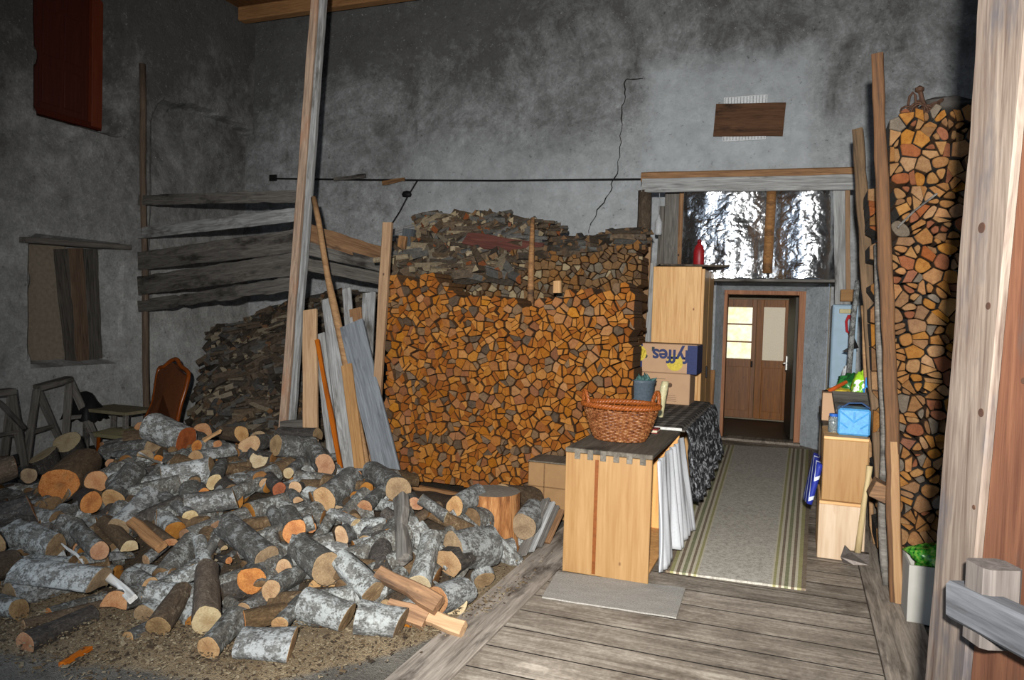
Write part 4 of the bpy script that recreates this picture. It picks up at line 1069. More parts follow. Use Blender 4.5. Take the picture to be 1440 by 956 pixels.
plank('plank', c+side*.9, a+side*.7, .07, .065, (.1, -1, 0), M_grey, parent=lp)
plank('cross_block', pyp((398, 605), 6.5), pyp((432, 603), 6.5), .2, .08, (0, -1, 0), M_greyd, 'dark wooden block at the foot of the leaning post', 'wood block')
def lean(name, t_, bt, wd, th, mat, label, Yt=6.75, Yb=6.25, cat='board', **kw):
    Yt -= .55; Yb -= .55; p = PY(t_[0], t_[1], Yt); q = PY(bt[0], bt[1], Yb); d = (q-p)
    q = p + d*((p.z)/max(.05, (p.z-q.z))) if q.z > 0 else q
    q.z = max(q.z, .02)
    return plank(name, q, p, wd, th, (.1, -1, .15), mat, label, cat, **kw)
lean('leaning_board', (519, 412), (512, 560), .14, .025, M_grey, 'short grey board top peeking out behind the wide leaning board', 7.0, 6.7)
lean('leaning_board', (487, 406), (500, 560), .1, .025, M_grey, 'narrow grey board end rising behind the diagonal pole', 6.95, 6.65)
lean('leaning_board', (500, 434), (515, 640), .13, .03, M_brown, 'rounded brown board end behind the diagonal pole', 6.9, 6.55)
lean('leaning_board', (462, 420), (492, 664), .15, .028, M_grey, 'grey board leaning between the tan board and the diagonal pole', 6.8, 6.35)
lean('leaning_board', (449, 470), (470, 655), .12, .026, M_grey, 'grey board half hidden behind the pale tan upright board', 6.75, 6.4)
lean('leaning_board', (436, 436), (437, 646), .15, .035, M_tan, 'pale tan upright board nearest the leaning post', 6.62, 6.3)
lean('leaning_board', (497, 470), (533, 672), .1, .03, M_brown, 'brown board under the left edge of the wide grey board', 6.55, 6.2)
lean('leaning_board', (494, 455), (546, 674), .235, .03, wood('blue_grey_board', S(72, 75, 78), S(116, 120, 124), stain=S(54, 54, 56), stain_amt=.15), 'widest blue-grey leaning board, rightmost of the group', 6.45, 6.1)
lean('leaning_board', (487, 513), (507, 667), .105, .025, M_tan2, 'light tan lath standing before the wide blue-grey board', 6.32, 6.02)
lean('orange_stick', (446, 478), (478, 657), .04, .03, M_orange, 'thin orange stick slanting between tan and grey boards', 6.5, 6.12, 'stick')
b = B(); b.tube(pole_pts(PY(441, 278, 6.35), PY(521, 668, 5.52)+Vector((0, 0, -.1)), .02, 10, 8), [.03]*4+[.038]*7, 8)
tag(b.build('diagonal_pole', M_tan2, smooth=True), 'tan pole leaning diagonally in front of the bin boards', 'pole')
lean('corner_stake', (545, 313), (533, 520), .085, .05, M_tan2, 'tall pale stake at the left end of the orange firewood stack', 6.41, 6.35, 'stake')
plank('rear_post', PY(576, 322, 7.0), PY(566, 402, 7.0), .13, .08, (0, -1, 0), wood('blackened_post', S(40, 42, 44), S(84, 88, 90)), 'blackened post at the left end of the rear woodpile', 'post')
plank('rear_post', PY(567, 332, 6.9), PY(558, 402, 6.9), .09, .05, (0, -1, 0), M_brown, 'reddish brown post beside the blackened one on the rear woodpile', 'post')
plank('rear_board', PY(546, 328, 6.85), PY(620, 310, 7.6), .07, .03, (0, -1, .2), M_grey, 'thin grey board slanting up to the right behind the pale corner stake', 'board')
b = B(); p = PY(749, 306, 6.62); b.tube(pole_pts((p.x, 6.62, .05), p, .01, 6, 2), [.034]*5+[.03, .02], 8)
tag(b.build('short_stake', M_brown, smooth=True), 'short brown stake rising from the middle of the rear woodpile', 'stake')
plank('split_block', PY(784, 395, 6.0), PY(784, 412, 6.0), .07, .06, (0, -1, 0), M_tan, 'upright light split block on top of the orange stack', 'firewood')

# trestles, chair and oddments by the left wall
def trestle(lab, feet, top0, top1, rung):
    o = thing('sawhorse', lab, 'sawhorse', tuple(feet[0]), None)
    plank('beam', top0, top1, .14, .07, (0, 0, 1), M_greyd, parent=o)
    for f, tt in zip(feet, (top0, top0, top1, top1)):
        plank('leg', f, tt+(f-tt)*.02, .085, .035, (.5, -1, .2), M_greyd, parent=o)
    for (i, j, k) in rung:
        plank('brace', feet[i].lerp(top0 if i < 2 else top1, k), feet[j].lerp(top0 if j < 2 else top1, k), .05, .025, (.3, -1, 0), M_greyd, parent=o)
    return o
gz = -.3
def at(px, py, Y): return PY(px, py, Y)
def G(x, y): p = PZ(x, y, gz); p.x = max(p.x, -8.3); return p
f0, f1, f2, f3 = G(90, 648), G(145, 640), G(34, 662), G(82, 640)
t0 = PY(97, 533, (f0.y+f1.y)/2); t1 = PY(47, 545, (f2.y+f3.y)/2); t0.x = max(t0.x, -8.3); t1.x = max(t1.x, -8.3)
trestle('grey sawhorse with two splayed A-frames standing under the boarded niche', [f0, f1, f2, f3], t0, t1, [(0, 1, .52), (2, 3, .45)])
t2 = PX(30, 549, -8.1); t3 = PX(-60, 560, -8.1)
trestle('grey sawhorse at the far left edge, mostly cut off by the photo', [Vector((t2.x-.15, t2.y-.1, gz)), Vector((t2.x+.2, t2.y-.1, gz)), Vector((t3.x-.15, t3.y+.1, gz)), Vector((t3.x+.2, t3.y+.1, gz))], t2+Vector((0, -.1, 0)), t3, [(0, 1, .45), (1, 3, .5)])
plank('brace_stick', PX(-5, 562, -7.6), PX(34, 602, -7.6), .05, .03, (.3, -1, 0), M_greyd, 'grey stick slanting down behind the sawhorse at the left edge', 'stick')
plank('black_board', at(-40, 668, 5.2), at(26, 645, 5.5), .16, .03, (.2, -.6, .8), plain('black_paint_board', S(46, 44, 43), .6), 'flat dark board lying at the far left before the sawhorse', 'board')
b = B()
b.grid(lambda u, v: at(118, 588, 6.75)+Vector(((u-.5)*.5*(1-.25*abs(v-.5)), (v-.5)*.35, .0+.34*math.sin(PI*u)**.5*math.sin(PI*v)**.6+.05*mnoise.noise(Vector((u*5, v*5, 2))))), 14, 12)
tag(b.build('black_bag', plain('black_plastic', S(24, 24, 25), .45, 0, .5, 25), smooth=True), 'crumpled black plastic bag behind the right sawhorse', 'bag')
# chair with an upholstered, shaped back, and its seat
ch = thing('upholstered_chair', 'brown upholstered chair with a curved wooden back frame standing behind the logs', 'chair', tuple(at(225, 622, 6.9)))
def chp(u, v, off=0.0):
    """u across the back, v up it; leaning back"""
    o0 = at(203, 600, 6.85); ux = (at(247, 603, 6.75)-o0); up = at(222, 512, 7.1)-o0
    n = ux.cross(up).normalized(); n = n if n.y < 0 else -n
    return o0+ux*u+up*v+n*off
def backout(k):
    pts = []
    L_ = [(-.02, 0), (.02, .2), (.12, .35), (.1, .6), (.06, .82), (.08, .95), (.24, .955), (.4, 1.06), (.6, 1.09), (.74, .97), (.98, .9), (1.08, .84), (1.06, .6), (1.0, .35), (1.0, .15), (1.02, 0)]
    c = (.52, .5); L_ = [L_[0]]+chaikin(L_, 2)[1:-2]+[L_[-1]]
    return [(c[0]+(x-c[0])*k, c[1]+(y-c[1])*(k if k == 1 else k+.02)) for x, y in L_]
b = B(); q = backout(.86); n = len(q); vs = [chp(*p, .03) for p in q]+[chp(*p, -.03) for p in q]+[chp(.52, .5, .06)]
b.add(vs, [(i, (i+1) % n, 2*n) for i in range(n)]+[(i, n+i, n+(i+1) % n, (i+1) % n) for i in range(n)]+[tuple(range(2*n-1, n-1, -1))])
b.build('backrest', plain('brown_velvet', S(84, 44, 18), .9, 0, .15, 50), ch)
b = B(); b.tube([chp(*p) for p in backout(1.0)], .026, 8, closed=False); b.build('back_frame', wood('polished_chair_wood', S(84, 40, 15), S(124, 64, 28), axis='z', rough=.25, bump=.1), ch, smooth=True)
sc = at(178, 607, 6.75)
b = B()
b.grid(lambda u, v: sc+Vector(((u-.5)*.55+.1*(v-.5), (v-.5)*.5, .05*min(1, 4*min(u, 1-u))*min(1, 4*min(v, 1-v)))), 10, 10); b.bx(sc.x-.26, sc.x+.26, sc.y-.24, sc.y+.24, sc.z-.05, sc.z)
b.build('seat', plain('olive_seat_cloth', S(128, 120, 90), .9, 0, .2, 60), ch)
for dx, dy in ((-.22, -.2), (.22, -.2), (-.22, .2), (.22, .2)):
    b = B(); b.tube([(sc.x+dx, sc.y+dy, sc.z-.04), (sc.x+dx*1.05, sc.y+dy*1.05, -.3)], [.025, .018], 8); b.build('leg', MATS['polished_chair_wood'], ch)
tb = thing('low_table', 'low olive-topped board table between the black bag and the chair', 'table', tuple(at(165, 600, 6.9)))
p = at(168, 576, 6.9); b = B(); b.bx(p.x-.38, p.x+.38, p.y-.25, p.y+.25, p.z-.02, p.z+.02); b.build('table_top', plain('olive_board', S(116, 108, 84), .8, 0, .15, 20), tb)
for dx, dy in ((-.33, -.2), (.33, -.2), (-.33, .2), (.33, .2)):
    b = B(); b.bx(p.x+dx-.025, p.x+dx+.025, p.y+dy-.025, p.y+dy+.025, -.3, p.z-.02); b.build('leg', M_greyd, tb)

# ================================================================ BLOCK, CARDBOARD, SLATS
R = 37/FPX*(PZ(685, 776)-CAM).dot(FWD); c = PZ(685, 776); c.y += R*.5; zb = PY(686, 689, c.y).z
cb = thing('chopping_block', 'upright chopping block of stripped trunk with a grey worn top', 'chopping block', (c.x, c.y, 0))
b = B(); rr_ = random.Random(3); n = 40; vs = []; fs = []
for j in range(13):
    z = zb*j/12
    for i in range(n):
        a = 2*PI*i/n; g = R*(1+.015*math.sin(3*a)+.03*mnoise.noise(Vector((math.cos(a)*4, math.sin(a)*4, z*1.2)))+.025*mnoise.noise(Vector((a*9, z*2.0, 4)))+.05*(1-z/zb)**3)
        vs.append((c.x+g*math.cos(a), c.y+g*math.sin(a), z))
for j in range(12):
    for i in range(n): fs.append((j*n+i, j*n+(i+1) % n, (j+1)*n+(i+1) % n, (j+1)*n+i))
b.add(vs, fs)
t = NT('stripped_trunk'); v = t.coord(scale=(1, 1, .12)); f = t.noise(v, 30, 5, .7, .8); g = t.noise(v, 11, 4, .7)
col = t.ramp(t.math('MULTIPLY_ADD', g, .5, t.math('MULTIPLY', f, .5)), [(.34, dim(S(78, 46, 26), .62)), (.46, dim(S(150, 96, 52), .62)), (.58, dim(S(190, 136, 84), .62)), (.7, dim(S(208, 176, 128), .62))])
t.color(col); t.bump(f, .8, .015)
b.build('trunk', t.m, cb, smooth=True)
b = B(); top = vs[12*n:13*n]; cc = Vector((c.x, c.y, zb+.006)); b.add([cc]+[Vector(p).lerp(cc, .5) for p in top]+[Vector(p)+Vector((0, 0, .0)) for p in top], [(0, 1+i, 1+(i+1) % n) for i in range(n)]+[(1+i, 1+n+i, 1+n+(i+1) % n, 1+(i+1) % n) for i in range(n)])
b.build('top_face', plain('worn_grey_block_top', dim(S(134, 124, 110), .75), .9, 0, .6, 40), cb)
M_card = plain('cardboard', dim(S(186, 144, 98), .5), .9, 0, .1, 14, 0, .06); M_cardd = plain('brown_carton_tape', dim(S(150, 112, 74), .5), .8)  # tape is a darker brown than the carton board
p0 = PZ(742, 726); cbx = thing('cardboard_carton', 'brown taped cardboard carton standing between chopping block and pine chest', 'carton', (p0.x, 5.62, 0))
x0, x1 = PY(742, 690, 5.55).x, PY(800, 690, 5.55).x; zt_ = PY(770, 652, 5.55).z; b = B(); b.bx(x0, x1, 5.55, 5.85, 0, zt_, bev=.006); b.build('carton_body', M_card, cbx)
b = B(); b.bx((x0+x1)/2-.04, (x0+x1)/2-.03, 5.546, 5.55, 0, zt_); b.bx(x0, x1-.03, 5.546, 5.55, zt_*.56, zt_*.58); b.build('tape', M_cardd, cbx)
b = B(); b.bx(x0-.01, x1, 5.56, 5.86, zt_+.002, zt_+.012); b.build('flap', M_chesttop, cbx)
gs = ['outer', 'second', 'third', 'inner']
for i in range(4):
    q = PZ(733+i*8, 787-i*3); p = PY(768+i*7, 702+i*5, 4.95+.03*i)
    plank('loose_board', (q.x, q.y+.05*i, .03), p, .07, .022, (-.5, -1, .4), [M_greyd, M_grey, M_greyd, M_brown][i], 'grey slat leaning on the pine chest, %s of four counted from the left' % gs[i], 'board', 'slats leaning at the pine chest')

# ================================================================ CHEST, TABLE AND WHAT STANDS ON THEM
CX0, CX1, CY0, CY1, CZ = -1.325, -.79, 4.42, 5.5, .785
ck = thing('pine_chest', 'waist-high pine chest with dovetailed grey top beside the rug', 'chest', (CX0, CY0, 0))
M_chestp = M_pine_z
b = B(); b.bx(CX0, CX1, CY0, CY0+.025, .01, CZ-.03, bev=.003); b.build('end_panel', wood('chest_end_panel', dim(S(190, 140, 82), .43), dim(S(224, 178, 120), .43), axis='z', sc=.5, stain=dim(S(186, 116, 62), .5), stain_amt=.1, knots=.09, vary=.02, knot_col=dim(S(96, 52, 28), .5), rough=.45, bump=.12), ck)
b = B(); b.bx(CX0, CX1, CY1-.025, CY1, .01, CZ-.03); b.build('end_panel', M_pine_z, ck)
b = B(); b.bx(CX0, CX0+.022, CY0+.025, CY1-.025, .01, CZ-.03); b.bx(CX0, CX1-.01, CY0+.025, CY1-.025, .04, .06); b.build('body', M_pine_z, ck)
b = B(); b.bx(CX0-.004, CX1+.004, CY0-.003, CY1, CZ-.028, CZ); b.build('top', M_chesttop, ck)
nd = 6
for i in range(nd): b = B(); xx = CX0+.075+(CX1-CX0-.13)*i/(nd-1); b.bx(xx-.018, xx+.018, CY0-.0045, CY0+.02, CZ-.065, CZ-.002, bev=.002); b.build('dovetail', M_chesttop, ck)
b = B(); xs_ = CX0+.2
b.bx(xs_-.012, xs_+.01, CY0-.0012, CY0+.01, .02, CZ-.06, bev=0); b.build('drip_stain', plain('dark_resin_stain', dim(S(168, 96, 44), .45), .4), ck)
def fold(u, k=9, a=.025, s=0): return a*math.sin(u*k*2*PI+s)+a*.5*mnoise.noise(Vector((u*9, s, 0)))
b = B()
def cur(u, v):
    y = CY0+.04+(CY1-CY0-.06)*u; sp = 1-v
    z = CZ-.04-(CZ-.12)*v + .035*mnoise.noise(Vector((u*4, 0, 9)))*v
    if v > .97: z = max(z, .03)
    x = CX1+.025 + v*(.03+.07*u) + (.012+.03*v)*(mnoise.noise(Vector((u*9, v*.8, 3)))+.6*mnoise.noise(Vector((u*21, v*1.2, 7))))+.012*math.sin(u*34+math.sin(u*11)*2)
    return Vector((x, y, z))
b.grid(cur, 80, 24)
tag(b.build('white_curtain', plain('white_cotton', dim(S(226, 228, 232), .62), .95, 0, .1, 80, 0, .05), smooth=True, solid=.006), 'white curtain hanging in folds on the rug side of the pine chest', 'curtain')
# table with the checked cloth
TY0, TY1, TZ = 5.53, 7.45, .8
ta = thing('side_table', 'long table behind the pine chest, hidden under the checked cloth', 'table', (CX0, TY0, 0))
b = B(); b.bx(CX0, -.8, TY0, TY1, TZ-.04, TZ-.012); b.build('table_top', M_chesttop, ta)
for x in (CX0+.05, -.86):
    for y in (TY0+.06, TY1-.06): b = B(); b.bx(x-.03, x+.03, y-.03, y+.03, 0, TZ-.04); b.build('leg', M_darkwood_z, ta)
t = NT('checked_cloth'); v = t.coord(rand=False); x = t.sep(v)
def stripes(s_, f): return t.math('GREATER_THAN', t.math('SINE', t.math('MULTIPLY', s_, f)), .2)
a_ = t.math('MULTIPLY_ADD', stripes(x[0], 70), .5, t.math('MULTIPLY', stripes(x[1], 55), .5))
nz = t.noise(v, 30, 3)
t.color(t.ramp(t.math('MULTIPLY_ADD', nz, .3, t.math('MULTIPLY', a_, .7)), [(.15, dim(S(58, 54, 50), .6)), (.45, dim(S(104, 96, 88), .6)), (.85, dim(S(152, 144, 134), .6))])); t.rough(.9); M_check = t.m
t = NT('black_white_print'); v = t.coord(rand=False)
f = t.noise(v, 24, 4, .7, .6); t.color(t.ramp(f, [(.44, dim(S(34, 34, 36), .6)), (.52, dim(S(70, 70, 74), .6)), (.58, dim(S(176, 178, 182), .6))])); t.rough(.9); M_print = t.m
tc_ = thing('tablecloth', 'checked grey cloth with black and white side draped over the table', 'tablecloth', (CX0, TY0, TZ))
b = B(); b.grid(lambda u, v: Vector((CX0-.02+(-.76-CX0+.02)*u, TY0-.005+(TY1-TY0)*v, TZ+.003*math.sin(v*30+u*5)-(.02 if u > .96 else 0))), 30, 50); b.build('cloth_top', M_check, tc_, smooth=True, solid=.005)
b = B()
b.grid(lambda u, v: Vector((-.757 + .09*v+fold(u, 7, .012+.02*v, 2)+.03*math.sin(PI*min(1, v*3))*.5, TY0+(TY1-TY0)*u*.98, TZ-.012-.52*v-.05*math.sin(u*5)*v)), 90, 18)
b.build('side_drape', M_print, tc_, smooth=True, solid=.005)
b = B(); b.grid(lambda u, v: Vector((CX0-.02+(-.76-CX0)*u, TY0-.008-.002*v, TZ-.02*v)), 30, 2); b.build('white_hem', plain('white_hem', S(200, 198, 192), .9), tc_, solid=.004)
bk = thing('book', 'small red-topped book with pale edge lying before the checked cloth', 'book', (-.92, 5.36, CZ)); q = PZ(909, 607, CZ)
b = B(); b.bx(q.x-.085, q.x+.085, q.y-.05, q.y+.06, CZ+.004, CZ+.022); b.build('pages', plain('book_pages', S(196, 186, 160), .9), bk)
b = B(); b.bx(q.x-.088, q.x+.088, q.y-.052, q.y+.062, CZ+.022, CZ+.03); b.bx(q.x-.088, q.x+.088, q.y-.052, q.y+.062, CZ, CZ+.004); b.build('cover', plain('red_cover', S(132, 34, 38), .6), bk)
# wicker basket: stakes, woven rods, thick rim, two handles
bc = PZ(856, 606, CZ); bc = Vector((-1.09, 4.86, CZ))
Rb = 53/FPX*(bc-CAM).dot(FWD)
bs = thing('wicker_basket', 'oval brown wicker laundry basket standing on the pine chest', 'basket', tuple(bc))
hB = PY(856, 566, bc.y).z-CZ; SX, SY = Rb, Rb*.74
def prof(z): return .60+.40*(z/hB)**.7
t = NT('wicker'); v = t.coord(rand=False); f = t.noise(v, 45, 3, .7)
t.color(t.ramp(f, [(.3, dim(S(74, 38, 20), .62)), (.5, dim(S(140, 82, 44), .62)), (.72, dim(S(190, 140, 92), .62))])); t.rough(.4); M_wick = t.m
M_wrim = plain('wicker_rim', dim(S(166, 88, 36), .62), .4, 0, .4, 50, 0, .2)
b = B(); NS = 36; rows = 19
for j in range(rows):
    z = .012+(hB-.05)*j/(rows-1); k = prof(z); pts = []
    for i in range(NS*3):
        a = 2*PI*i/(NS*3); wv = .007*math.cos(a*NS/2+(PI if j % 2 else 0)); pts.append(bc+Vector(((SX*k+wv)*math.cos(a), (SY*k+wv)*math.sin(a), z+.002*mnoise.noise(Vector((a*3, j, 0))))))
    b.tube(pts, (hB/rows)*.56, 5, closed=True)
b.build('woven_side', M_wick, bs, smooth=True)
b = B()
for i in range(NS):
    a = 2*PI*i/NS; b.tube([bc+Vector((SX*prof(z)*math.cos(a), SY*prof(z)*math.sin(a), z)) for z in [hB*q_/6 for q_ in range(7)]], .0052, 5)
b.lathe([(.001, .006), (.6, .006), (.61, .016), (.001, .016)], 36, bc, 0, SX, SY)
b.build('stakes', M_wick, bs, smooth=True)
b = B()
for q_ in range(3):
    pts = [];
    for i in range(120):
        a = 2*PI*i/120; ph = a*22+q_*2*PI/3; pts.append(bc+Vector(((SX*1.0+.011*math.cos(ph))*math.cos(a), (SY*1.0+.011*math.cos(ph))*math.sin(a), hB-.008+.011*math.sin(ph))))
    b.tube(pts, .0115, 6, closed=True)
b.build('rim', M_wrim, bs, smooth=True)
for a0 in (math.radians(205), math.radians(25)):
    b = B()
    for q_ in range(3):
        pts = []
        for i in range(25):
            s_ = i/24; a = a0+(s_-.5)*.62; ph = s_*22+q_*2.09; pts.append(bc+Vector((SX*math.cos(a)+.006*math.cos(ph), SY*math.sin(a)+.006*math.sin(ph), hB-.01+.095*math.sin(PI*s_)**.7)))
        b.tube(pts, .0085, 6)
    b.build('handle', M_wrim, bs, smooth=True)
# the two cartons on the cloth, against the pine cupboard
YC = 6.98
M_fy = plain('kraft_board', dim(S(186, 150, 118), .85), .85, 0, .05, 10, 0, .04); M_navy = plain('navy_print', S(34, 44, 88), .6); M_yel = plain('yellow_print', S(196, 172, 58), .6); M_dkp = plain('dark_print', S(34, 40, 44), .5)
lb = thing('cardboard_box', 'plain cardboard box on the checked cloth, under the banana box', 'box', (0, 0, 0)); lb['_o'] = (0, 0, 0)
x0, x1 = PY(889, 540, YC).x, PY(970, 545, YC).x; z1 = PY(925, 524, YC).z; z0 = TZ+.006
lb.location = ((x0+x1)/2, YC, z0); lb['_o'] = tuple(lb.location)
b = B(); b.bx(x0, x1, YC, YC+.36, z0, z1, bev=.006); b.build('box_body', M_fy, lb)
M_lines = plain('faint_print', dim(S(128, 108, 84), .85), .8); b = B()
hgt = z1-z0; wdt = x1-x0
for (u, v_, w_, h_) in ((.42, .80, .16, .018), (.42, .4, .2, .018), (.42, .28, .34, .012), (.42, .22, .36, .012), (.42, .16, .35, .012), (.42, .10, .36, .012)):
    b.bx(x0+u*wdt, x0+(u+w_)*wdt, YC-.002, YC, z0+v_*hgt, z0+(v_+h_)*hgt, bev=0)
b.build('printing', M_lines, lb)
b = B(); b.tube([(x0+.66*wdt, YC-.003, z0+.62*hgt), (x0+.66*wdt, YC, z0+.62*hgt)], .022, 16); b.build('hand_hole', plain('punched_hole', S(96, 74, 56), .9), lb)
fb = thing('banana_box', 'upside-down banana box with blue lettering, stacked on the plain box', 'box', (0, 0, 0))
fx0, fx1 = PY(886, 500, YC-.03).x, PY(980, 505, YC-.03).x; fz0, fz1 = z1+.004, PY(925, 483, YC-.03).z; fb.location = ((fx0+fx1)/2, YC, fz0); fb['_o'] = tuple(fb.location)
YF = YC-.03; fw2 = fx1-fx0; fh = fz1-fz0
b = B(); b.bx(fx0, fx1, YF, YF+.4, fz0, fz1, bev=.006); b.build('box_body', M_fy, fb)
b = B(); b.bx(fx0, fx0+.19*fw2, YF-.002, YF, fz0, fz1-.01, bev=0); b.build('navy_panel', M_navy, fb); b = B(); b.bx(fx1-.14*fw2, fx1+.002, YF-.002, YF+.39, fz0, fz1-.006, bev=0); b.build('navy_panel', M_navy, fb)
b = B(); b.tube([(fx0+.13*fw2, YF-.004, fz0+.64*fh), (fx0+.13*fw2, YF-.001, fz0+.64*fh)], .075, 24); b.build('banana_emblem', M_yel, fb); b = B(); b.tube([(fx0+.68*fw2, YF-.0025, fz0+.36*fh), (fx0+.68*fw2, YF-.001, fz0+.36*fh)], .075, 24)
b.build('banana_emblem', M_yel, fb); b = B()
for k in range(4): b.tube([(fx0+(.08+.03*k)*fw2, YF-.003, fz0+(.42+.02*k)*fh), (fx0+(.1+.035*k)*fw2, YF-.003, fz0+(.62+.05*k)*fh)], [.012, .02], 8)
b.build('banana_emblem', M_yel, fb)
b = B(); b.tube([(fx0+.24*fw2, YF-.003, fz0+.55*fh), (fx0+.24*fw2, YF, fz0+.55*fh)], .018, 16); b.bx(fx0+.33*fw2, fx0+.37*fw2, YF-.003, YF, fz0+.74*fh, fz0+.88*fh, bev=0); b.build('dark_mark', M_dkp, fb)
cu = bpy.data.curves.new('lettering', 'FONT'); cu.body = 'fyffes'; cu.size = .175; cu.extrude = .0015; cu.align_x = 'CENTER'; cu.offset = .004; cu.space_character = .95
to = bpy.data.objects.new('tmp', cu); COL.objects.link(to); bpy.context.view_layer.update()
dg = bpy.context.evaluated_depsgraph_get(); tm = bpy.data.meshes.new_from_object(to.evaluated_get(dg)); bpy.data.objects.remove(to)
tm.materials.clear(); tm.materials.append(M_navy); lo = bpy.data.objects.new('lettering', tm); COL.objects.link(lo); lo.parent = fb
lo.matrix_local = Matrix.Translation(-Vector(fb['_o'])) @ Matrix.Translation((fx0+.61*fw2, YF-.0045, fz0+.80*fh)) @ Matrix.Rotation(PI, 4, 'Y') @ Matrix.Rotation(PI/2, 4, 'X') @ Matrix.Scale(1, 4)
# pot, vase
ptc = PZ(903, 566, TZ); ptc = Vector((-1.2, 6.1, TZ+.004)); Rp = 19/FPX*(ptc-CAM).dot(FWD); hp = PY(903, 534, 6.1).z-TZ
pt = thing('plant_pot', 'blue-grey pot with a bluish succulent beside the cardboard boxes', 'plant pot', tuple(ptc))
b = B(); b.lathe([(Rp*.72, 0), (Rp*.8, .02), (Rp*.97, hp-.03), (Rp*1.04, hp-.02), (Rp*1.04, hp), (Rp*.92, hp), (Rp*.88, hp-.04), (.001, hp-.04)], 32, ptc); b.build('pot', plain('blue_grey_glaze', dim(S(92, 104, 114), .7), .5, 0, .1, 60), pt, smooth=True)
b = B(); rp = random.Random(4)
for i in range(26):
    a = rp.uniform(0, 6.28); l = rp.uniform(.04, .11); base = ptc+Vector((rp.uniform(-.04, .07), rp.uniform(-.04, .04), hp-.03)); d = Vector((math.cos(a), math.sin(a), rp.uniform(.4, 1.4))).normalized()
    b.tube([base, base+d*l*.5, base+d*l], [.012, .017, .003], 6)
b.build('leaves', plain('blue_green_leaf', S(70, 102, 98), .6, 0, 0, 20), pt, smooth=True)
vc = Vector((-1.03, 6.05, TZ+.004)); vh = PY(918, 536, 6.05).z-TZ
b = B()
for j in range(1): pass
prf = [(.022, 0), (.026, .02), (.03, vh*.5), (.032, vh*.85), (.028, vh), (.022, vh), (.02, vh-.05)]
n = 20; vs = []; fs = []
for k, (r_, z) in enumerate(prf):
    for i in range(n): a = 2*PI*i/n; vs.append((vc.x+r_*math.cos(a)+.03*(z/vh)**1.5, vc.y+r_*math.sin(a), vc.z+z))
for k in range(len(prf)-1):
    for i in range(n): fs.append((k*n+i, k*n+(i+1) % n, (k+1)*n+(i+1) % n, (k+1)*n+i))
b.add(vs, fs); b.add(vs[:n], [tuple(range(n-1, -1, -1))])
tag(b.build('cream_vase', plain('cream_glaze', S(190, 180, 140), .35), smooth=True), 'slender cream vase leaning right of the blue-grey pot', 'vase')

# ================================================================ CUPBOARD, FOIL AND THE TIMBER FRAME
KX0, KX1, KY0, KY1, KZ = -1.405, -.93, 7.54, 8.4, 2.12
kb = thing('pine_cupboard', 'tall pale pine cupboard with its plank side facing the camera', 'cupboard', (KX0, KY0, 0))
b = B(); b.bx(KX0, KX1, KY0, KY0+.03, .02, KZ); b.build('side_panel', M_pine_pale, kb)
b = B(); b.bx(KX0, KX1, KY1-.03, KY1, .02, KZ); b.bx(KX0, KX0+.02, KY0+.03, KY1-.03, .02, KZ); b.bx(KX0+.02, KX1-.02, KY0+.03, KY1-.03, KZ-.04, KZ-.01); b.bx(KX0+.02, KX1-.02, KY0+.03, KY1-.03, .04, .07); b.build('body', M_pine_z, kb)
b = B(); b.bx(KX1, KX1+.03, KY0+.01, KY0+.42, .05, KZ-.02); b.build('door', M_pine_pale, kb)
b = B(); b.bx(KX1, KX1+.03, KY0+.43, KY1, .05, KZ-.02); b.build('door', M_pine_pale, kb)
b = B(); b.bx(KX1+.03, KX1+.05, KY0+.36, KY0+.38, 1.0, 1.12); b.build('handle', M_dkiron, kb)
plank('cupboard_lid_board', (KX0-.04, 7.9, KZ+.02), (KX1+.14, 8.1, KZ+.025), .7, .02, (0, 0, 1), M_darkwood_z, 'thin dark board lying on top of the tall pine cupboard', 'board')
for i, (px, pyt, pyb, m, lab) in enumerate(((992, 392, 650, M_greyd, 'dark narrow board standing upright against the cupboard doors'), (999, 392, 640, M_tan2, 'pale thin lath edge standing right of the dark board by the cupboard'), (1001, 520, 628, M_brown, 'short brown plank leaning at the reveal left of the doorway'))):
    Yl = 8.55+.25*i; p = PY(px, pyt, Yl); q = PY(px-4, pyb, Yl); q.z = .01
    plank('upright_board', q, p, [.07, .03, .07][i], .03, (0, -1, 0), m, lab, 'board')
rb = Vector((-1.02, 7.98, KZ+.036)); bt = thing('red_bottle', 'red plastic bottle standing on top of the pine cupboard', 'bottle', tuple(rb)); hb = PY(971, 337, 7.98).z-rb.z
b = B(); b.lathe([(.05, 0), (.056, .01), (.056, hb*.55), (.045, hb*.72), (.02, hb*.84), (.018, hb*.9)], 20, rb, 0, 1, .65); b.build('bottle_body', plain('red_plastic', S(140, 26, 30), .4), bt, smooth=True)
b = B(); b.lathe([(.022, hb*.88), (.022, hb), (.001, hb)], 16, rb); b.build('cap', plain('dark_red_cap', S(110, 20, 24), .4), bt, smooth=True)
YB2 = 8.25
bm_ = thing('cross_beam', 'weathered timber beam above the passage carrying the foil panels', 'beam', tuple(PY(1050, 268, YB2)))
plank('face_board', PY(903, 261, YB2), PY(1206, 256, YB2), .15, .04, (0, -1, 0), M_grey, parent=bm_)
plank('beam', PY(903, 250, YB2+.08), PY(1206, 243, YB2+.08), .1, .14, (0, -1, 0), M_brown, parent=bm_)
b = B(); p = PY(907, 268, YB2+.05); b.tube(pole_pts((p.x-.02, YB2+.05, 0), p, .03, 10, 6), .075, 10); tag(b.build('bark_post', M_barkb, smooth=True), 'bark-covered post left of the pine cupboard under the beam end', 'post')
plank('strip_board', PY(899, 480, 8.05)+Vector((0, 0, -1.2)), PY(912, 335, 8.05), .07, .03, (0, -1, 0), M_tan2, 'tan lath nailed on the bark-covered post', 'lath')
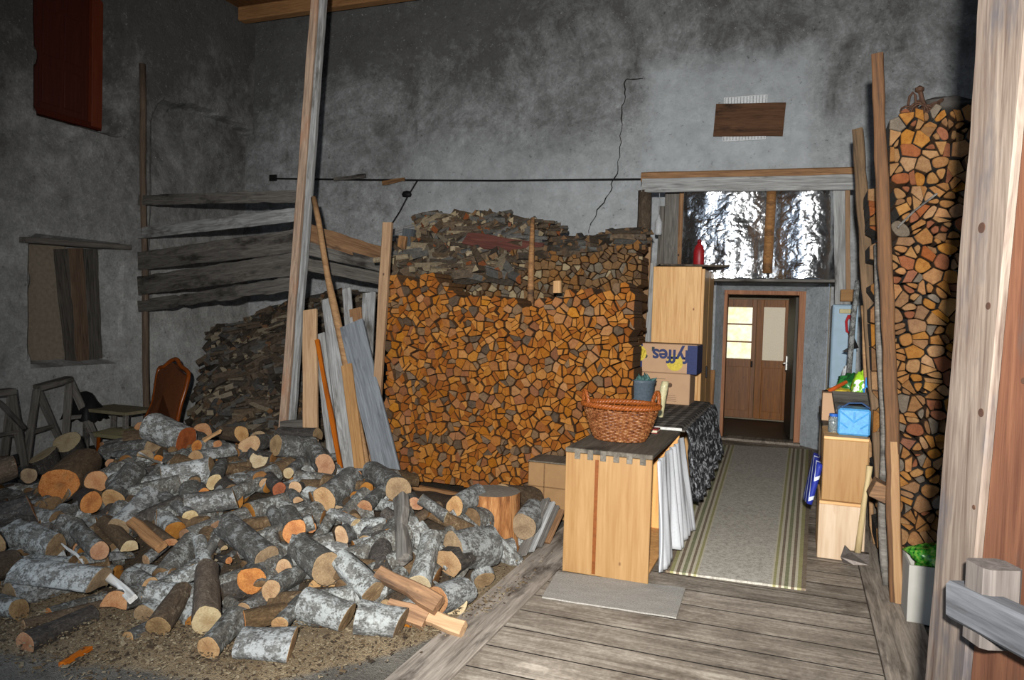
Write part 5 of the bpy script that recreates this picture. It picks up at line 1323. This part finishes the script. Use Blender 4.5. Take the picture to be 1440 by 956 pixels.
plank('strip_board', PY(906, 482, 8.08)+Vector((0, 0, -1.2)), PY(918, 370, 8.08), .08, .03, (0, -1, 0), M_grey, 'grey lath right of the tan lath on the bark-covered post', 'lath')
b = B(); p = PY(1085, 267, YB2+.06); q = PY(1079, 384, YB2+.06); b.tube(pole_pts(q, p, .01, 8, 12), .05, 10); tag(b.build('middle_post', M_brown, smooth=True), 'brown round post between the two foil panels', 'post')
plank('side_board', PY(1185, 428, 8.4), PY(1183, 266, 8.4), .15, .03, (0, -1, 0), M_grey, 'grey board right of the right foil panel', 'board')
plank('side_batten', PY(1193, 420, 8.32), PY(1192, 266, 8.32), .045, .04, (0, -1, 0), M_tan2, 'tan batten at the right edge of the grey board by the foil', 'batten')
plank('side_board', PY(960, 372, 8.7)+Vector((0, 0, -2.12)), PY(962, 267, 8.7), .1, .03, (0, -1, 0), M_brown, 'brown board left of the left foil panel', 'board')
plank('side_board', PY(944, 372, 8.85)+Vector((0, 0, -2.4)), PY(946, 267, 8.85), .17, .03, (0, -1, 0), M_greyd, 'dark wide board in the gap between bark post and foil', 'board')
plank('side_board', PY(929, 372, 8.75)+Vector((0, 0, -2.12)), PY(931, 290, 8.75), .07, .03, (0, -1, 0), M_greyd, 'thin dark board next to the bark-covered post in the gap', 'board')
b = B(); p = PY(926, 318, 8.55); b.lathe([(.035, 0), (.042, .02), (.042, .14), (.015, .2), (.013, .23)], 16, p+Vector((0, 0, -.1))); b.tube([p+Vector((0, 0, .12)), p+Vector((0, .02, .32)), PY(926, 262, YB2+.12)], .003, 5)
tag(b.build('hanging_jug', plain('white_plastic_jug', S(176, 178, 178), .5), smooth=True), 'small whitish plastic jug hanging in the gap left of the foil', 'jug')
t = NT('crinkled_foil'); t.color((.86, .88, .9, 1)); t.b.inputs['Metallic'].default_value = 1; t.rough(.24)
v = t.coord(); mus = t.n('ShaderNodeTexVoronoi', feature='F1'); t.put(mus.inputs['Vector'], v); mus.inputs['Scale'].default_value = 8
t.bump(t.math('ADD', mus.outputs['Distance'], t.noise(v, 9, 4, .65, 1.5)), (.22), .04); M_foil = t.m
def foil(x0, x1, y0, y1, Y, lab, sd, bulge):
    a, c = PY(x0, y0, Y), PY(x1, y1, Y); b = B()
    def fn(u, v):
        x = a.x+(c.x-a.x)*u; z = c.z+(a.z-c.z)*v
        d = bulge*math.sin(PI*u)**.8 + .03*mnoise.noise(Vector((x*5+sd, z*3.5, sd)))+.011*abs(mnoise.noise(Vector((x*11, z*13+sd, 2))))+.004*abs(mnoise.noise(Vector((x*27, z*30, sd))))
        return Vector((x, Y-d, z-.03*mnoise.noise(Vector((x*6, v, sd)))*(1-v)))
    b.grid(fn, 90, 90)
    return tag(b.build('foil_panel', M_foil, solid=.02), lab, 'foil panel')
foil(963, 1078, 266, 392, 8.52, 'wider crinkled silver foil panel left of the middle post', 3, .13)
foil(1088, 1180, 266, 393, 8.5, 'narrower crinkled silver foil panel right of the middle post', 11, .16)
plank('ledge_board', PY(985, 394, 8.62), PY(1180, 396, 8.62), .3, .03, (0, 0, 1), M_greyd, 'rough ledge board under the foil panels above the doorway', 'board')
# small board over a vent high on the wall, iron rod, wire
p, q = PY(1005, 169, YB-.05), PY(1103, 168, YB-.05); plank('vent_board', p, q, PY(1050, 145, YB).z-PY(1050, 191, YB).z, .025, (0, -1, 0), wood('vent_board_wood', S(66, 42, 26), S(112, 76, 48), stain=S(40, 28, 20), stain_amt=.2), 'dark brown board fixed over a white vent high on the rear wall', 'board')
a, c = PY(1018, 137, YB-.045), PY(1077, 196, YB-.045); vt = thing('air_vent', 'white slotted vent half covered by the brown board', 'vent', ((a.x+c.x)/2, YB-.04, c.z))
b = B(); b.bx(a.x, c.x, YB-.05, YB-.03, c.z, a.z); b.build('vent_body', plain('white_vent', S(226, 228, 228), .7), vt)
b = B()
for i in range(14): xx = a.x+(c.x-a.x)*(i+.5)/14; b.bx(xx-.004, xx+.004, YB-.053, YB-.05, c.z+.01, a.z-.01, bev=0)
b.build('slot', plain('vent_slot', S(150, 154, 156), .8), vt)
ir = thing('tie_rod', 'long dark iron tie rod running level along the rear wall', 'rod', tuple(PY(640, 254, YB-.06)))
b = B(); b.tube([PY(385, 251, YB-.06), PY(520, 253, YB-.06), PY(700, 254, YB-.06), PY(904, 252, YB-.06)], .014, 8); b.build('rod', M_dkiron, ir)
b = B(); p = PY(384, 250, YB-.05); b.box(p, (.14, .03, .1)); b.build('anchor_plate', M_dkiron, ir)
plank('wall_stick', PY(470, 252, YB-.09), PY(514, 247, YB-.09), .06, .03, (0, -1, 0), M_greyd, 'grey stick wedged behind the iron tie rod', 'stick', live=.02)
plank('wall_stick', PY(538, 258, YB-.09), PY(569, 252, YB-.09), .06, .03, (0, -1, 0), M_brown, 'rusty brown scrap hanging on the iron tie rod', 'scrap', live=.02)
hk = thing('wall_wire', 'slanting wire with a dark round knob on the rear wall', 'wire', tuple(PY(560, 300, YB-.05)))
b = B(); b.tube([PY(587, 254, YB-.05), PY(574, 275, YB-.06), PY(562, 298, YB-.06), PY(549, 318, YB-.05)], .012, 6); b.build('wire', M_dkiron, hk)
b = B(); p = PY(572, 273, YB-.07); b.lathe([(.001, -.05), (.07, -.04), (.085, 0), (.06, .04), (.001, .055)], 14, p, 0, 1, .5); b.build('knob', M_dkiron, hk, smooth=True)

# ================================================================ RUG AND MAT
t = NT('striped_runner'); uvn = t.n('ShaderNodeUVMap'); uvn.uv_map = 'uv'; x = t.sep(uvn.outputs[0]); v = t.coord(rand=False)
nf = t.noise(v, 150, 3, .8); nf2 = t.noise(v, 35, 3, .7)
base = t.ramp(t.math('MULTIPLY_ADD', nf2, .45, t.math('MULTIPLY', nf, .6)), [(.38, dim(S(128, 121, 110), .95)), (.6, dim(S(196, 189, 176), .95))])
g_, br_, ol, cr = dim(S(104, 108, 60), .95), dim(S(96, 72, 44), .95), dim(S(142, 136, 70), .95), dim(S(196, 186, 160), .95)
u_ = x[0]; sy = t.math('MINIMUM', u_, t.math('SUBTRACT', 1.0, u_))
st_ = t.ramp(sy, [(0, br_), (.03, ol), (.055, cr), (.075, br_), (.1, cr), (.12, g_), (.145, cr), (.165, br_), (.185, cr), (.205, ol), (.225, cr), (.24, cr)], 'CONSTANT')
st2 = t.mix(.35, st_, base, 'MULTIPLY'); st3 = t.mix(t.math('MULTIPLY', nf, .5), st_, base)
msk = t.ramp(sy, [(0, (0, 0, 0)), (.235, (1, 1, 1))], 'CONSTANT')
t.color(t.mix(msk, st3, base)); t.rough(1); t.bump(nf, .5, .006)
b = B(); A, Bq, Cq, Dq = PZ(936, 806), PZ(1133, 832), PZ(1142, 634), PZ(1001, 626)
b.uv = []
nu, nv = 16, 60; fs = []
for j in range(nv+1):
    for i in range(nu+1):
        u, v_ = i/nu, j/nv; p = (A*(1-u)+Bq*u)*(1-v_)+(Dq*(1-u)+Cq*u)*v_; b.v.append(Vector((p.x, p.y, .011+.003*mnoise.noise(Vector((p.x*3, p.y*2, 0)))))); b.uv.append((u, v_))
b.f = [(j*(nu+1)+i, j*(nu+1)+i+1, (j+1)*(nu+1)+i+1, (j+1)*(nu+1)+i) for j in range(nv) for i in range(nu)]; b.m = [0]*len(b.f)
tag(b.build('carpet_runner', t.m, solid=.014), 'long speckled grey runner with green and brown stripes leading to the door', 'rug')
b = B(); q = [PZ(783, 806), PZ(762, 842), PZ(951, 871), PZ(964, 829)]; z_ = Vector((0, 0, .008))
b.grid(lambda u, v: (q[1]*(1-u)+q[2]*u)*(1-v)+(q[0]*(1-u)+q[3]*u)*v+Vector((0, 0, .008+.002*mnoise.noise(Vector((u*6, v*6, 0))))), 24, 10)
tag(b.build('door_mat', plain('grey_felt', dim(S(150, 145, 137), 1.0), 1, 0, .5, 120, 0, .18), solid=.008), 'small flat grey mat on the floor before the pine chest', 'mat')

# ================================================================ CRATES AND CLUTTER ON THE RIGHT
RX0, RX1, RY0, RY1 = .165, .455, 5.46, 6.0
def crate(lab, z0, z1, x0, x1, mat):
    o = thing('wooden_crate', lab, 'crate', ((x0+x1)/2, RY0, z0))
    b = B(); b.bx(x0, x1, RY0, RY0+.02, z0+.005, z1-.02); b.build('front_panel', mat, o)
    b = B(); b.bx(x0, x0+.018, RY0+.02, RY1, z0, z1-.02); b.bx(x1-.018, x1, RY0+.02, RY1, z0, z1-.02); b.bx(x0+.018, x1-.018, RY1-.02, RY1, z0, z1-.02); b.bx(x0+.018, x1-.018, RY0+.02, RY1-.02, z0, z0+.02); b.build('body', M_pine_x, o)
    b = B(); b.bx(x0, x1, RY0-.002, RY1, z1-.02, z1); b.build('top_board', M_pine_x, o); return o
zc1 = PY(1186, 707, RY0).z; zc2 = PY(1188, 615, RY0).z
crate('lower pale pine crate with a brown streak on the floor, behind the axe', 0, zc1, RX0, RX1, wood('pale_crate_board', dim(S(204, 172, 138), .62), dim(S(236, 210, 180), .62), axis='z', sc=.5, stain=dim(S(170, 118, 78), .7), stain_amt=.12, vary=.02, rough=.4))
crate('upper orange-tan crate standing on the pale crate, under the blue box', zc1+.002, zc2, RX0+.012, RX1, wood('amber_crate_board', dim(S(186, 138, 88), .5), dim(S(216, 174, 122), .5), axis='z', sc=.5, vary=.02, rough=.4))
wb = thing('bench', 'dark low bench behind the crates carrying bags and boxes', 'bench', (RX0, 6.02, 0)); b = B(); b.bx(RX0+.02, .62, 6.02, 7.4, zc2-.04, zc2); b.build('bench_top', M_chesttop, wb)
for y in (6.08, 7.32):
    for x in (RX0+.06, .57): b = B(); b.bx(x-.03, x+.03, y-.03, y+.03, 0, zc2-.04); b.build('leg', M_darkwood_z, wb)
bb_ = thing('blue_tin_box', 'bright blue square box with a ribbed cross relief on the upper crate', 'box', (0, 0, 0))
x0, x1 = PY(1178, 600, 5.56).x, PY(1224, 600, 5.56).x; z1 = PY(1200, 575, 5.56).z; bb_.location = ((x0+x1)/2, 5.56, zc2+.002); bb_['_o'] = tuple(bb_.location); z0 = zc2+.002
M_blue = plain('bright_blue_plastic', dim(S(92, 172, 232), .72), .35); b = B(); b.bx(x0, x1, 5.56, 5.76, z0, z1, bev=.012); b.build('box_body', M_blue, bb_)
b = B(); cx, cz_ = (x0+x1)/2, (z0+z1)/2+.02
for sx in (-1, 1): b.tube([(cx, 5.557, cz_-.02), (cx+sx*.09, 5.557, z1-.02)], .006, 6); b.tube([(cx+sx*.04, 5.557, z0+.05), (cx+sx*.085, 5.557, z0+.085)], .006, 6)
b.tube([(cx, 5.557, z0+.09), (cx, 5.557, z1-.02)], .005, 6); b.build('relief', M_blue, bb_)
b = B(); b.bx(x0+.02, x0+.03, 5.6, 5.61, z1, z1+.012); b.tube([(cx-.07, 5.65, z1), (cx-.03, 5.65, z1+.03), (cx+.05, 5.65, z1+.035), (cx+.1, 5.65, z1+.002)], .006, 6); b.build('carrying_handle', plain('dark_blue_handle', S(50, 74, 110), .5), bb_)
p = PY(1202, 566, 5.95); plank('dark_tray', (p.x-.14, 5.95, p.z), (p.x+.17, 5.97, p.z), .3, .02, (0, -.4, 1), M_greyd, 'dark flat board lying behind the bright blue box', 'board')
jr = thing('glass_jar', 'small empty glass jar left of the bright blue box', 'jar', (.235, 5.75, zc2)); jc = Vector((RX0+.075, 5.66, zc2+.003)); t = NT('jar_glass'); t.b.inputs['Transmission Weight'].default_value = .9; t.rough(.08); t.color((.85, .92, .92, 1))
b = B(); b.lathe([(.03, 0), (.034, .01), (.034, .085), (.027, .1), (.027, .115), (.024, .115), (.024, .1), (.031, .083), (.031, .012), (.001, .008)], 20, jc); b.build('jar_body', t.m, jr, smooth=True)
b = B(); b.lathe([(.029, .112), (.029, .13), (.001, .13)], 20, jc); b.build('lid', plain('blue_lid', S(40, 90, 170), .4), jr)
cq = PY(1176, 566, 6.3); b = B(); b.bx(cq.x-.1, cq.x+.1, 6.3, 6.55, zc2+.002, PY(1176, 553, 6.3).z); tag(b.build('small_carton', M_fy), 'small brown carton behind the glass jar', 'carton')
def blob(name, c, dx, dy, dz, mat, lab, cat, sd, rough=.35, parent=None):
    b = B(); n, m_ = 22, 14; vs = []; fs = []
    for j in range(m_+1):
        for i in range(n):
            a = 2*PI*i/n; e = -PI/2+PI*j/m_; d = Vector((math.cos(a)*math.cos(e), math.sin(a)*math.cos(e), math.sin(e)))
            k = 1+rough*mnoise.noise(d*2.2+Vector((sd, 0, 0)))+rough*.6*mnoise.noise(d*5+Vector((0, sd, 0)))
            vs.append((c[0]+d.x*dx*k, c[1]+d.y*dy*k, max(c[2]+d.z*dz*k, c[2]-dz*.9)))
    for j in range(m_):
        for i in range(n): fs.append((j*n+i, j*n+(i+1) % n, (j+1)*n+(i+1) % n, (j+1)*n+i))
    b.add(vs, fs)
    if parent is not None: return b.build(name, mat, parent, smooth=True)
    return tag(b.build(name, mat, smooth=True), lab, cat)
def multi(name, base, stops, sc_, rough=.3):
    t = NT(name); f = t.noise(t.coord(), sc_, 2, .5, .6); t.color(t.ramp(f, stops, 'CONSTANT')); t.rough(rough); return t.m
blob('yellow_bag', PY(1178, 553, 6.6)+Vector((0, 0, -.0)), .11, .1, .045, plain('yellow_plastic', S(208, 182, 62), .4), 'flat yellow bag lying behind the small carton', 'bag', 2)
blob('green_bag', PY(1197, 544, 6.7), .11, .1, .1, multi('dark_green_plastic', 0, [(0, S(24, 78, 36)), (.55, S(44, 116, 52)), (.62, S(24, 78, 36))], 9), 'dark green plastic bag left of the lime bag', 'bag', 5)
blob('lime_bag', PY(1211, 546, 6.35), .065, .08, .13, multi('lime_plastic', 0, [(0, S(146, 192, 44)), (.56, S(230, 234, 220)), (.64, S(110, 168, 44))], 7), 'lime green and white plastic bag on the bench', 'bag', 8)
blob('blue_bag', PY(1222, 548, 6.3), .05, .07, .13, plain('sky_blue_plastic', S(60, 140, 220), .3), 'sky blue plastic bag right of the lime bag', 'bag', 12)
blob('white_bag', PY(1191, 528, 6.95), .04, .05, .09, plain('white_thin_plastic', S(190, 192, 192), .4), 'small whitish bag above the dark green bag', 'bag', 15)
hm = thing('orange_tool', 'orange-handled hand tool lying across the yellow bag', 'tool', tuple(PY(1172, 546, 6.5)))
b = B(); b.tube([PY(1163, 552, 6.45), PY(1175, 545, 6.5), PY(1190, 537, 6.6)], [.02, .016, .014], 8); b.build('handle', plain('orange_paint', S(186, 84, 34), .5), hm)
b = B(); b.tube([PY(1160, 553, 6.44), PY(1164, 551, 6.45)], [.028, .024], 8); b.build('head', M_dkiron, hm)
lk = thing('grey_blue_locker', 'narrow light blue-grey metal locker beside the doorway', 'locker', (.42, 8.5, 0)); x0, x1 = PY(1168, 500, 8.5).x, PY(1204, 500, 8.5).x; zt_ = PY(1182, 428, 8.5).z
M_lock = plain('pale_blue_metal', S(142, 166, 182), .5, 0, .1, 8, 0, .06)
b = B(); b.bx(x0, x1, 8.5, 8.95, 0, zt_, bev=.012); b.build('body', M_lock, lk); b = B(); b.bx(x0+.015, x1, 8.492, 8.5, .03, zt_*.53); b.bx(x0+.015, x1, 8.492, 8.5, zt_*.535, zt_-.02); b.build('door', M_lock, lk)
b = B(); p = PY(1185, 437, 8.45); b.bx(p.x-.03, p.x+.13, 8.46, 8.492, p.z-.025, p.z+.02); b.build('handle', plain('brass_bolt', S(176, 164, 118), .5), lk)
b = B(); p = PY(1193, 416, 8.4); b.box(p, (.16, .3, .12)); tag(b.build('wood_block', M_tan2), 'pale wooden block on top of the blue-grey locker', 'wood block')
hs = thing('bow_saw', 'red-handled saw hanging against the uprights by the locker', 'saw', tuple(PY(1193, 470, 8.46)))
b = B(); b.tube([PY(1194, 443, 8.46), PY(1190, 452, 8.46), PY(1191, 466, 8.46), PY(1197, 470, 8.46), PY(1199, 462, 8.46), PY(1197, 449, 8.46), PY(1194, 443, 8.46)], .014, 8); b.build('handle', plain('red_paint', S(176, 40, 44), .45), hs)
plank('blade', PY(1195, 468, 8.46), PY(1204, 490, 8.46), .05, .006, (-.6, -1, 0), M_dkiron, parent=hs)
ho = thing('garden_hoe', 'long-handled hoe with dark blade leaning beside the locker', 'hoe', tuple(PY(1195, 540, 7.8)))
b = B(); b.tube([PY(1196, 470, 7.75), PY(1193, 555, 7.75), Vector((PY(1193, 555, 7.75).x-.02, 7.75, .0))], .016, 8); b.build('handle', M_tan2, ho)
b = B(); p = [PY(1184, 494, 7.7), PY(1197, 486, 7.7), PY(1197, 497, 7.7)]; nY = Vector((0, .012, 0)); b.add(p+[q+nY for q in p], [(0, 2, 1), (3, 4, 5), (0, 1, 4, 3), (1, 2, 5, 4), (2, 0, 3, 5)]); b.build('blade', M_dkiron, ho)
# striped blue bag beside the crates
t = NT('striped_blue_bag_cloth'); v = t.coord(rand=False, scale=(1, 1, 1)); x = t.sep(v); s_ = t.math('ADD', x[1], t.math('MULTIPLY', x[2], -.5))
t.color(t.ramp(t.math('FRACT', t.math('MULTIPLY', s_, 14)), [(0, S(34, 46, 130)), (.8, S(200, 206, 220))], 'CONSTANT')); t.rough(.5)
p = PY(1147, 668, 5.75); b = B(); b.grid(lambda u, v: Vector((p.x-.035+.06*v+.03*math.sin(PI*u)*-1, 5.55+.4*u, p.z-.17+.33*v*(1-.3*abs(u-.5)))), 12, 12)
tag(b.build('striped_bag', t.m, smooth=True, solid=.03), 'dark blue bag with white stripes between rug and crates', 'bag')
ax = thing('axe', 'axe standing head-down against the pine crates', 'axe', tuple(PY(1205, 785, 5.4)))
b = B(); pts = [PY(1206, 778, 5.38), PY(1211, 740, 5.39), PY(1216, 700, 5.41), PY(1221, 672, 5.42), PY(1223, 655, 5.42)]; b.tube(pts, [.022, .019, .017, .017, .021], 10); b.build('handle', wood('axe_handle', dim(S(186, 158, 108), .7), dim(S(214, 190, 142), .7), axis='z'), ax, smooth=True)
b = B(); pr_ = [(1186, 791), (1182, 783), (1188, 766), (1196, 775), (1222, 778), (1222, 793), (1200, 793)]; n = len(pr_)
wdt_ = [.004, .003, .004, .02, .026, .026, .02]
f_ = [PY(x, y, 5.38)+Vector((0, -w_, 0)) for (x, y), w_ in zip(pr_, wdt_)]; g_2 = [PY(x, y, 5.38)+Vector((0, w_, 0)) for (x, y), w_ in zip(pr_, wdt_)]
b.add(f_+g_2, [tuple(range(n)), tuple(range(2*n-1, n-1, -1))]+[(i, n+i, n+(i+1) % n, (i+1) % n) for i in range(n)]); b.build('head', plain('axe_steel', dim(S(96, 88, 82), .8), .5, .6, .3, 40), ax)
# uprights of the right-hand stack
def upright(t_, bt, Yt, Yb, r, mat, lab, sq=False, nm='stack_upright'):
    p, q = PY(t_[0], t_[1], Yt), PY(bt[0], bt[1], Yb); q = p+(q-p)*(p.z/(p.z-q.z)) if q.z > .0 else q; q.z = max(q.z, .01)
    if sq: return plank(nm, q, p, r*2, r*1.3, (-.2, -1, 0), mat, lab, 'pole', live=.01)
    b = B(); b.tube(pole_pts(q, p, .035, 14, r*100), r, 9); return tag(b.build(nm, mat, smooth=True), lab, 'pole')
upright((1234, 76), (1262, 842), 4.86, 4.78, .034, wood('split_upright_wood', dim(S(70, 52, 40), .5), dim(S(136, 98, 68), .5)), 'tallest split upright at the front corner of the right stack', True)
upright((1249, 385), (1264, 845), 4.83, 4.76, .02, wood('thin_batten_wood', dim(S(172, 122, 72), .5), dim(S(206, 160, 104), .5)), 'thin tan batten nailed along the tall split upright', True, 'batten')
upright((1206, 183), (1248, 792), 6.5, 5.35, .04, wood('bark_edged_upright_wood', dim(S(88, 72, 56), .6), dim(S(150, 122, 94), .6)), 'bark-edged upright left of the strip of ruddy logs', True)
upright((1234, 345), (1246, 770), 5.5, 5.1, .026, M_greyd, 'grey weathered branch pole between the two uprights')
upright((1206, 395), (1196, 510), 7.0, 6.9, .022, M_barkw, 'twisted pale branch hanging left of the bark-edged upright', False, 'branch')
upright((1213, 430), (1221, 580), 6.4, 6.2, .016, M_tan2, 'thin straight tan stick left of the grey branch pole', False, 'stick')
p = PY(1240, 690, 4.98); b = B(); b.box((p.x-.01, 5.0, p.z), (.1, .16, .1), 0, Matrix.Rotation(.4, 3, 'Y')); tag(b.build('wooden_wedge', M_brown), 'brown wedge jammed between the grey branch pole and the stack', 'wedge')
# tape tied round the stack, iron trap on its top
b = B(); b.tube([PY(1262, 320, 4.86), PY(1285, 297, 4.86), PY(1318, 272, 4.86)], .006, 5); tag(b.build('twig', M_greyd), 'thin greenish twig slanting across the tall right stack', 'twig')
it = thing('iron_trap', 'rusty iron chain and ring lying on top of the right stack', 'iron chain', (.6, 5.05, 2.86)); zt2 = 2.88
pc = PY(1290, 148, 5.05)
b = B(); b.tube([PY(1277, 148, 5.05), PY(1279, 136, 5.05), PY(1284, 130, 5.05), PY(1287, 134, 5.05), PY(1288, 147, 5.05)], .008, 7); b.build('ring', M_iron, it)
b = B(); b.tube([PY(1300, 150, 5.05), PY(1296, 138, 5.05), PY(1294, 128, 5.05)], .014, 7); b.lathe([(.001, -.025), (.025, -.01), (.025, .01), (.001, .025)], 10, PY(1293, 126, 5.05)); b.build('hook', M_iron, it)
b = B()
for i in range(9):
    c = PY(1276+i*5, 149+(i % 2)*2, 5.03+.03*(i % 3)); c.z = zt2+.02*(i % 3); b.tube([c+Vector((math.cos(k/10*2*PI)*.035, math.sin(k/10*2*PI)*.02, math.sin(k/10*2*PI+i)*.03)) for k in range(10)], .007, 6, closed=True)
b.build('chain', M_iron, it)
blob('dark_sack', PY(1330, 148, 5.2)+Vector((.02, .05, .0)), .16, .14, .05, plain('dark_sacking', S(62, 58, 54), .95, 0, .3, 40), 'flat dark sack lying on top of the right stack beside the chain', 'sack', 4)
bx_ = thing('white_carton', 'open white cardboard carton holding a green bag before the right stack', 'carton', (.75, 4.6, 0))
x0 = PY(1276, 850, 4.5).x; x1 = x0+.3; zb0 = -.01; zb1 = PY(1300, 797, 4.5).z; b = B()
b.bx(x0, x1, 4.5, 4.512, zb0, zb1, bev=.001); b.bx(x0, x0+.01, 4.512, 4.82, zb0, zb1, bev=.001); b.bx(x1-.01, x1, 4.512, 4.82, zb0, zb1, bev=.001); b.bx(x0, x1, 4.81, 4.82, zb0, zb1, bev=.001); b.bx(x0, x1, 4.5, 4.82, zb0, zb0+.01, bev=.001)
b.build('carton_body', plain('white_card', dim(S(206, 202, 192), .5), .8, 0, .05, 10, 0, .04), bx_)
t = NT('green_leaf_print'); f = t.noise(t.coord(), 40, 3, .6); t.color(t.ramp(f, [(.38, dim(S(30, 90, 30), .5)), (.5, dim(S(70, 170, 50), .5)), (.66, dim(S(170, 200, 90), .5))])); t.rough(.25)
blob('green_print_bag', (x0+.16, 4.66, zb1-.0), .14, .13, .09, t.m, 'shiny green printed bag stuffed in the white carton', 'bag', 22, .4)

# ================================================================ OPEN BARN DOOR LEAF IN THE FOREGROUND
E0 = Vector((.37, 2.2, 0)); UD = Vector((.36, -.93, 0)).normalized(); ND = Vector((-.93, -.36, 0)).normalized()
dl = bpy.data.objects.new('door_3', None); COL.objects.link(dl); dl.location = E0; dl['_o'] = tuple(E0); struct(dl)
def D(s, z, n=0.0): return E0 + UD*s + ND*n + Vector((0, 0, z))
def dcoord(px, py, n=0.0):
    d = ray(px, py); o = E0+ND*n; t_ = (o-CAM).dot(ND)/d.dot(ND); p = CAM+d*t_; return (p-E0).dot(UD), p.z
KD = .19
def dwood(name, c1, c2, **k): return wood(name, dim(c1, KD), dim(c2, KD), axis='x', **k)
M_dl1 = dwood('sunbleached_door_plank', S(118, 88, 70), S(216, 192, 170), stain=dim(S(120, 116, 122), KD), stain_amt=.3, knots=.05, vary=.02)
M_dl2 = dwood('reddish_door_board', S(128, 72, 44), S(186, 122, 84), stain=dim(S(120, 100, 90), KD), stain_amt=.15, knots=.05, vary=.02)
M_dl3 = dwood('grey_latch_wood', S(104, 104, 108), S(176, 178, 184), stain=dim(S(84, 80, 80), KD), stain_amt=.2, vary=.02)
s0t, z0t = dcoord(1380, 0); s0b, z0b = dcoord(1305, 956); s1t, z1t = dcoord(1440, 152); s1b, z1b = dcoord(1377, 808)
def se(z): return s0b+(s0t-s0b)*(z-z0b)/(z0t-z0b)
def sg(z): return s1b+(s1t-s1b)*(z-z1b)/(z1t-z1b)
zl, zh = .02, 3.3
# edge plank with its waney left edge
b = B(); n = 60; vs = []; fs = []
for i in range(n+1):
    z = zl+(zh-zl)*i/n; a = se(z)+.012*mnoise.noise(Vector((z*2.2, 3, 0)))+.004*mnoise.noise(Vector((z*9, 1, 0))); c = sg(z)-.004
    for s_, nn in ((a+.006, -.05), (a, -.04), (a, .0), (a+.012, .012), (c-.004, .012), (c, .006), (c, -.05)): vs.append((z, s_, nn))
m = 7
for i in range(n):
    for k in range(m): k2 = (k+1) % m; fs.append((i*m+k, i*m+k2, (i+1)*m+k2, (i+1)*m+k))
fs += [tuple(range(m-1, -1, -1)), tuple(n*m+k for k in range(m))]
b.add(vs, fs)
MD = Matrix(((0, UD.x, ND.x, E0.x), (0, UD.y, ND.y, E0.y), (1, 0, 0, 0), (0, 0, 0, 1)))
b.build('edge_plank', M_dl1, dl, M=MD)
for k, (oa, ob) in enumerate(((0.004, .19), (.196, .36))):
    b = B(); vs = []; fs = []
    for i in range(n+1):
        z = zl+(zh-zl)*i/n
        for s_, nn in ((sg(z)+oa, -.05), (sg(z)+oa, -.004), (sg(z)+oa+.006, .002), (sg(z)+ob-.006, .002), (sg(z)+ob, -.004), (sg(z)+ob, -.05)): vs.append((z, s_, nn))
    m = 6
    for i in range(n):
        for q_ in range(m): k2 = (q_+1) % m; fs.append((i*m+q_, i*m+k2, (i+1)*m+k2, (i+1)*m+q_))
    fs += [tuple(range(m-1, -1, -1)), tuple(n*m+q_ for q_ in range(m))]
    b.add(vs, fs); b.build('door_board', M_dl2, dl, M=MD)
# sliding wooden latch bar in its bracket
(sa, za), (sb, zb_) = dcoord(1348, 842, .09), dcoord(1440, 888, .09)
pa, pb_ = D(sa, za, .09), D(sb, zb_, .09); pb_ = pa+(pb_-pa)*3.2
thk = 52/FPX*(pa-CAM).dot(FWD)
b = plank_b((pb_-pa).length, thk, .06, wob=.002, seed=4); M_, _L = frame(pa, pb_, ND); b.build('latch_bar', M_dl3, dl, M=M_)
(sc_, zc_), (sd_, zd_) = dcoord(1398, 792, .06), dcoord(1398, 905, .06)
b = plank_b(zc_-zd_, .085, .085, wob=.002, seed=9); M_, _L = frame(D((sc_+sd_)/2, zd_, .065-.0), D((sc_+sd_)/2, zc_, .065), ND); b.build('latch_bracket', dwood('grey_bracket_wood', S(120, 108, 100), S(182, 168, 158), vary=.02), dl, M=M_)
for (px, py, r_) in ((1374, 580, .014), (1375, 320, .018), (1384, 430, .012), (1427, 535, .01), (1364, 713, .008)):
    s_, z_ = dcoord(px, py, .022); c = D(s_, z_, .0095 if px < 1400 else -.0005); b = B(); b.tube([c-ND*.01, c+ND*.004], [r_, r_*.7], 14); b.build('knot' if r_ > .01 else 'nail', plain('dark_knot', dim(S(104, 66, 44), KD), .9) if r_ > .01 else M_iron, dl)
